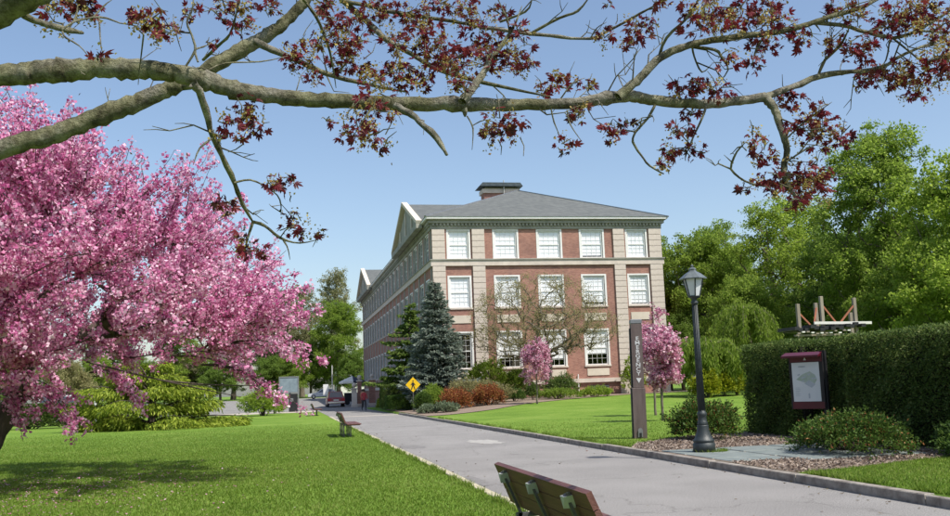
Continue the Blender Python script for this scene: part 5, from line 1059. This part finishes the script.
MAPLE_CLUSTERS = [
 (-1.137, 5.111, 3.678, 0.158, 0.5),
 (-1.017, 5.132, 3.703, 0.117, 0.4),
 (-0.649, 4.851, 3.512, 0.127, 0.6),
 (-0.713, 6.01, 3.907, 0.095, 0.5),
 (-0.316, 6.705, 4.359, 0.179, 0.3),
 (-0.282, 6.716, 4.237, 0.108, 0.4),
 (0.147, 7.023, 4.179, 0.136, 0.6),
 (0.109, 7.068, 4.099, 0.106, 0.3),
 (0.234, 7.01, 3.981, 0.091, 0.2),
 (-0.871, 4.768, 3.289, 0.039, 0.5),
 (0.515, 7.405, 4.543, 0.21, 0.2),
 (0.496, 6.647, 4.092, 0.145, 0.2),
 (0.466, 6.768, 4.021, 0.162, 0.4),
 (0.801, 7.401, 4.682, 0.18, 0.5),
 (0.871, 7.029, 4.248, 0.116, 0.6),
 (1.043, 7.384, 4.6, 0.164, 0.4),
 (1.07, 6.786, 4.244, 0.188, 0.2),
 (1.206, 6.937, 4.147, 0.216, 0.2),
 (1.257, 6.601, 3.951, 0.184, 0.3),
 (1.427, 6.998, 4.545, 0.157, 0.5),
 (1.533, 6.971, 4.292, 0.196, 0.2),
 (1.365, 5.924, 3.752, 0.146, 0.2),
 (0.873, 6.793, 3.927, 0.164, 0.5),
 (0.653, 6.82, 3.93, 0.149, 0.5),
 (1.024, 6.799, 3.895, 0.112, 0.4),
 (1.654, 6.77, 4.445, 0.092, 0),
 (1.575, 5.906, 3.962, 0.094, 0),
 (1.517, 5.843, 3.763, 0.132, 0.3),
 (1.848, 6.826, 4.049, 0.116, 0.5),
 (1.941, 6.239, 3.737, 0.128, 0.4),
 (1.921, 6.56, 3.766, 0.089, 0.5),
 (2.089, 6.136, 3.671, 0.084, 0.3),
 (0.596, 5.93, 3.426, 0.155, 0.4),
 (0.428, 5.869, 3.24, 0.114, 0.3),
 (0.539, 5.716, 3.136, 0.136, 0.5),
 (0.311, 6.009, 3.33, 0.039, 0),
 (1.421, 5.807, 3.275, 0.155, 0.2),
 (1.382, 5.795, 3.205, 0.103, 0.1),
 (1.834, 5.855, 3.162, 0.079, 0.1),
 (1.964, 5.899, 3.402, 0.094, 0.5),
 (-0.226, 6.126, 3.432, 0.129, 0.2),
 (-0.309, 5.905, 3.236, 0.112, 0.2),
 (-0.163, 6.086, 3.322, 0.096, 0.1),
 (-0.04, 6.204, 2.955, 0.091, 0.2),
 (0.057, 6.305, 3.012, 0.067, 0),
 (0.09, 6.527, 2.747, 0.123, 0.3),
 (0.241, 6.424, 2.66, 0.054, 0.3),
 (-0.359, 6.245, 2.829, 0.091, 0.2),
 (-0.171, 6.279, 2.538, 0.104, 0.2),
 (-0.269, 6.339, 2.647, 0.053, 0),
 (2.358, 6.411, 4.152, 0.089, 0.6),
 (2.577, 6.265, 4.158, 0.131, 0.2),
 (2.573, 6.464, 4.142, 0.105, 0.1),
 (2.657, 6.064, 4.277, 0.071, 0),
 (2.714, 5.565, 3.98, 0.185, 0.3),
 (2.958, 5.769, 4.038, 0.172, 0.5),
 (3.23, 5.851, 4.119, 0.175, 0.2),
 (3.386, 5.848, 4.162, 0.155, 0.2),
 (3.304, 5.811, 3.888, 0.125, 0.1),
 (3.21, 5.799, 3.736, 0.083, 0),
 (2.959, 5.671, 3.718, 0.094, 0.1),
 (3.442, 5.829, 4.046, 0.126, 0.2),
 (3.552, 5.773, 3.92, 0.105, 0.1),
 (2.706, 5.935, 3.587, 0.138, 0.05),
 (2.81, 5.84, 3.574, 0.103, 0.1),
 (2.848, 5.626, 3.492, 0.106, 0.05),
 (2.107, 5.701, 3.193, 0.078, 0),
 (2.1, 5.749, 3.26, 0.052, 0),
 (2.302, 5.964, 3.359, 0.055, 0),
 (2.625, 5.768, 3.255, 0.094, 0.1),
 (2.788, 5.975, 3.444, 0.097, 0.2),
 (2.586, 5.896, 3.136, 0.095, 0.05),
 (2.739, 5.911, 3.156, 0.096, 0.05),
 (2.491, 5.775, 3.009, 0.053, 0.8),
 (3.92, 5.986, 3.977, 0.102, 0.6),
 (3.983, 5.823, 3.882, 0.1, 0.05),
 (4.085, 5.826, 3.849, 0.086, 0),
 (4.117, 5.8, 3.952, 0.1, 0.1),
 (4.397, 5.83, 4.126, 0.188, 0.5),
 (4.573, 5.886, 4.233, 0.147, 0.5),
 (4.398, 5.946, 4.134, 0.118, 0.1),
 (4.769, 5.934, 4.183, 0.163, 0.4),
 (5.01, 6.148, 4.119, 0.154, 0.3),
 (4.392, 6.227, 3.847, 0.122, 0.1),
 (4.373, 5.968, 3.759, 0.132, 0.3),
 (4.453, 5.915, 3.706, 0.131, 0.4),
 (4.598, 5.827, 3.755, 0.188, 0.5),
 (4.614, 5.688, 3.745, 0.156, 0.3),
 (4.599, 6.015, 3.628, 0.104, 0.3),
 (4.223, 6.116, 3.727, 0.059, 0),
 (3.56, 5.979, 3.552, 0.128, 0.1),
 (3.458, 5.518, 3.303, 0.106, 0.1),
 (3.616, 5.726, 3.262, 0.164, 0.1),
 (3.699, 5.69, 3.184, 0.123, 0.3),
 (3.417, 5.64, 3.269, 0.094, 0.05),
 (2.994, 5.489, 3.085, 0.103, 0.3),
 (3.165, 5.678, 3.069, 0.093, 0.2),
 (3.12, 5.559, 2.871, 0.117, 0.1),
 (3.391, 5.653, 2.895, 0.173, 0.1),
 (3.473, 5.603, 2.918, 0.133, 0.3),
 (3.267, 5.466, 2.72, 0.103, 0.2),
 (2.979, 5.636, 2.82, 0.052, 0),
 (3.603, 5.768, 2.852, 0.109, 0.4),
 (3.347, 5.77, 2.886, 0.136, 0.2),
 (-0.566, 6.065, 4.055, 0.077, 0.3),
 (-0.43, 6.072, 3.856, 0.039, 0),
 (-0.078, 7.474, 4.73, 0.113, 0.1),
 (4.016, 5.795, 4.155, 0.114, 0.5),
 (3.923, 5.889, 4.219, 0.101, 0.4),
 (2.379, 6.325, 4.366, 0.044, 0),
 (1.179, 7.178, 4.649, 0.144, 0.4),
 (0.236, 4.883, 3.647, 0.085, 0.3),
 (0.208, 4.909, 3.462, 0.064, 0.4),
 (1.112, 5.693, 3.497, 0.088, 0.4),
]
def maple():
    rng = np.random.RandomState(77); TX, TY = -4.75, 6.6
    t = empty('purple_maple', (TX, TY, .03), 'old purple leaved maple whose limbs reach across the top of the view', 'tree'); off = np.array([TX, TY, .03])
    P, R = smooth_path([(TX-.1, TY, -.1), (TX, TY, .35), (TX, TY, 1.2), (TX+.05, TY, 2.4), (TX, TY+.1, 4.0), (TX+.1, TY, 6.0), (TX+.2, TY, 8.2)], [.52, .42, .37, .36, .28, .18, .06], 4, .02, rng)
    link('trunk', npmesh('trunk', *tube(P-off, R, 14), smooth=True), M['maple_bark'], t)
    for name, pts in MAPLE_BRANCHES:
        A = np.array(pts)
        if name == 'limb': A = np.r_[[[TX, TY, A[0, 2]-.25, A[0, 3]*1.15]], A]
        A[:, 3] *= .78 if name == 'limb' else .82
        if name != 'limb' and not (.02 < A[-1, 3]): A[-1, 3] *= .45
        big = A[:, 3].max() > .03; P, R = smooth_path(A[:, :3], A[:, 3], 7 if big else 3, .075 if big else .14, rng)
        if name == 'limb':      # knots and swellings
            for k in rng.randint(8, len(R)-4, 7): R[k] *= 1.2
        sides = 14 if A[:, 3].max() > .06 else 9 if big else 5; V, F = tube(P-off, R, sides); m = len(V); cap = MB().add(V, F.tolist()); cap.f.append(tuple(range(m-sides, m))); cap.mi.append(0)
        cap.build(name, M['maple_bark'], t, None, True)
    # a palmate leaf: seven pointed lobes, drooping
    def leafmesh(seed):
        r = random.Random(seed); V = [(0, 0, 0)]; ang = [-118, -78, -38, 0, 38, 78, 118]; ln = [.42, .68, .9, 1.0, .9, .68, .42]; ring = []
        for i, (a, l) in enumerate(zip(ang, ln)):
            a += r.uniform(-5, 5); l *= r.uniform(.88, 1.08); ar = math.radians(a); dz = -.30*l*l-r.uniform(0, .16)
            if i == 0: ring.append((.12*math.sin(math.radians(-150)), .12*math.cos(math.radians(-150)), 0))
            for da, f in ((-15, .66), (0, 1), (15, .66)):
                q = ar+math.radians(da); ring.append((l*f*math.sin(q), l*f*math.cos(q), dz*f*f))
            am = math.radians(a+20); ring.append((.42*math.sin(am), .42*math.cos(am), -.07) if i < 6 else (.12*math.sin(math.radians(150)), .12*math.cos(math.radians(150)), 0))
        V += ring; n = len(ring); F = [(0, k, k+1) for k in range(1, n)]
        st = len(V); V += [(-.012, 0, 0), (.012, 0, 0), (.012, -.55, .12), (-.012, -.55, .12)]; F.append((st, st+1, st+2, st+3)); return np.array(V), F
    shapes = [leafmesh(k) for k in range(4)]; L = []; fl = []; extra = []
    def cluster(c, r, yf, dens=1.0):
        n = max(4, int((r/.045)**2*4*(1-.5*yf)*dens)+1)
        for k in range(n):
            d = unit(rng.normal(0, 1, 3))*r*rng.rand()**.5*[1, 1, .8]; L.append((c+d, unit(np.array([d[0], d[1], -.25*r])+rng.normal(0, .4*r, 3)), rng.uniform(.028, .056)))
        m = int((r/.02)**2*(1.2+6*yf)*dens)
        if m:
            nc = max(2, m//22); cc = c+unit(rng.normal(0, 1, (nc, 3)))*r*(rng.rand(nc, 1)**.5); fl.append(cc[rng.randint(0, nc, m)]+rng.normal(0, .022, (m, 3)))
    tw = NA()
    for x, y, z, r, yf in MAPLE_CLUSTERS:
        c = np.array([x, y, z]); cluster(c, r, yf)
        for k in range(5):
            a = c+rng.normal(0, r*.35, 3); e = a+unit(rng.normal(0, 1, 3)+[0, 0, .3])*r*rng.uniform(.6, 1.2); Q = np.array([a, (a+e)/2+rng.normal(0, r*.12, 3), e]); tw.add(*tube(Q-off, np.array([.0045, .0035, .002]), 4))
    for name, pts in MAPLE_BRANCHES:      # fine bare twigs all along the branches
        A = np.array(pts)[:, :3]; L_ = np.linalg.norm(np.diff(A, axis=0), axis=1).sum()
        for k in range(int(L_*(3.2 if name != 'limb' else 1.6))):
            i = rng.randint(0, len(A)-1); f_ = rng.rand(); a = A[i]*(1-f_)+A[i+1]*f_; al = unit(A[i+1]-A[i]); d = unit(al*.8+rng.normal(0, .6, 3)+[0, 0, .15]); l = rng.uniform(.12, .42)
            Q = np.array([a, a+d*l*.35+rng.normal(0, .02, 3), a+d*l*.7+rng.normal(0, .03, 3), a+d*l]); tw.add(*tube(Q-off, np.array([.006, .005, .0035, .002]), 4))
            for q in (1, 2):
                e = unit(d+rng.normal(0, .7, 3))*l*rng.uniform(.2, .45); tw.add(*tube(np.array([Q[q], Q[q]+e*.5+rng.normal(0, .008, 3), Q[q]+e])-off, np.array([.0035, .0028, .0018]), 4))
    o = link('twiglets', npmesh('twiglets', *tw.get(), smooth=True), M['maple_bark'], t); o['kind'] = 'stuff'
    nvis = len(L)
    # the part of the crown above the view
    w = NA()
    for k in range(26):
        a = rng.rand()*6.283; l = rng.uniform(1.5, 4.2); z0 = rng.uniform(4.2, 7.4); e = np.array([TX+.1+math.cos(a)*l, TY+math.sin(a)*l*.8, z0+rng.uniform(.9, 2.0)])
        if e[1] > 8.4: e[1] = 8.4
        e[2] = max(e[2], 5.9); s = np.array([TX+.1, TY, z0]); mid = (s+e)/2+[0, 0, .3]; Pp, Rr = smooth_path([s, mid, e], [.07, .045, .012], 5, .05, rng); w.add(*tube(Pp-off, Rr, 6))
        for q in range(5): cluster(Pp[rng.randint(5, len(Pp))]+rng.normal(0, .3, 3)+[0, 0, .3], rng.uniform(.15, .3), .3, .55)
    link('upper_limbs', npmesh('upper_limbs', *w.get(), smooth=True), M['maple_bark'], t)
    mes = []
    for V, F in shapes:
        me = bpy.data.meshes.new('leaf'); me.from_pydata(V.tolist(), [], F); me.update(); me.materials.append(M['maple_leaf_single']); mes.append(me)
    C0 = np.array([0, 0, 1.6]); vis = sorted(range(nvis), key=lambda i: -L[i][2]/np.linalg.norm(L[i][0]-C0))[:300]; vs = set(vis); nv = []; nf = []; cnt = 0
    for i, (p, d, s) in enumerate(L):
        y = Vector(d); z = Vector(rng.normal(0, .8, 3)+[0, 0, .6]); x = y.cross(z).normalized(); z = x.cross(y).normalized(); R3 = Matrix((x, y, z)).transposed(); k = i % 4
        if i in vs:
            o = link('leaf', mes[k], None, t); o.matrix_local = Matrix.Translation(Vector(p-off)) @ R3.to_4x4() @ Matrix.Scale(s, 4)
        else:
            V = shapes[k][0]*s @ np.array(R3).T + (p-off); nv.append(V); nf += [tuple(a+cnt for a in f) for f in shapes[k][1]]; cnt += len(V)
    me = bpy.data.meshes.new('leaves'); me.from_pydata(np.concatenate(nv).tolist(), [], nf); me.update(); o = link('leaves', me, M['maple_leaf'], t); o['kind'] = 'stuff'
    Pf = np.concatenate(fl)-off; V, F = leafquads(Pf, .02, rng, None, 1, .7); o = link('flowers', npmesh('flowers', V, F), M['maple_flower'], t); o['kind'] = 'stuff'
    print('maple leaves', len(L), 'visible', nvis, 'flowers', len(Pf))
def single_leaf_mat():
    m, nt, b = nodes('maple_leaf_single'); oi = nt.nodes.new('ShaderNodeObjectInfo'); r = ramp(nt, oi.outputs['Random'], [(0, (.035, .008, .012)), (.4, (.13, .014, .024)), (.8, (.22, .02, .034)), (1, (.13, .035, .02))])
    nt.links.new(r.outputs[0], b.inputs['Base Color']); b.inputs['Roughness'].default_value = .5; tr = nt.nodes.new('ShaderNodeBsdfTranslucent'); nt.links.new(r.outputs[0], tr.inputs[0]); mx = nt.nodes.new('ShaderNodeMixShader'); mx.inputs[0].default_value = .4
    nt.links.new(b.outputs[0], mx.inputs[1]); nt.links.new(tr.outputs[0], mx.inputs[2]); nt.links.new(mx.outputs[0], nt.nodes['Material Output'].inputs[0]); return m
M['maple_leaf_single'] = single_leaf_mat()
maple()
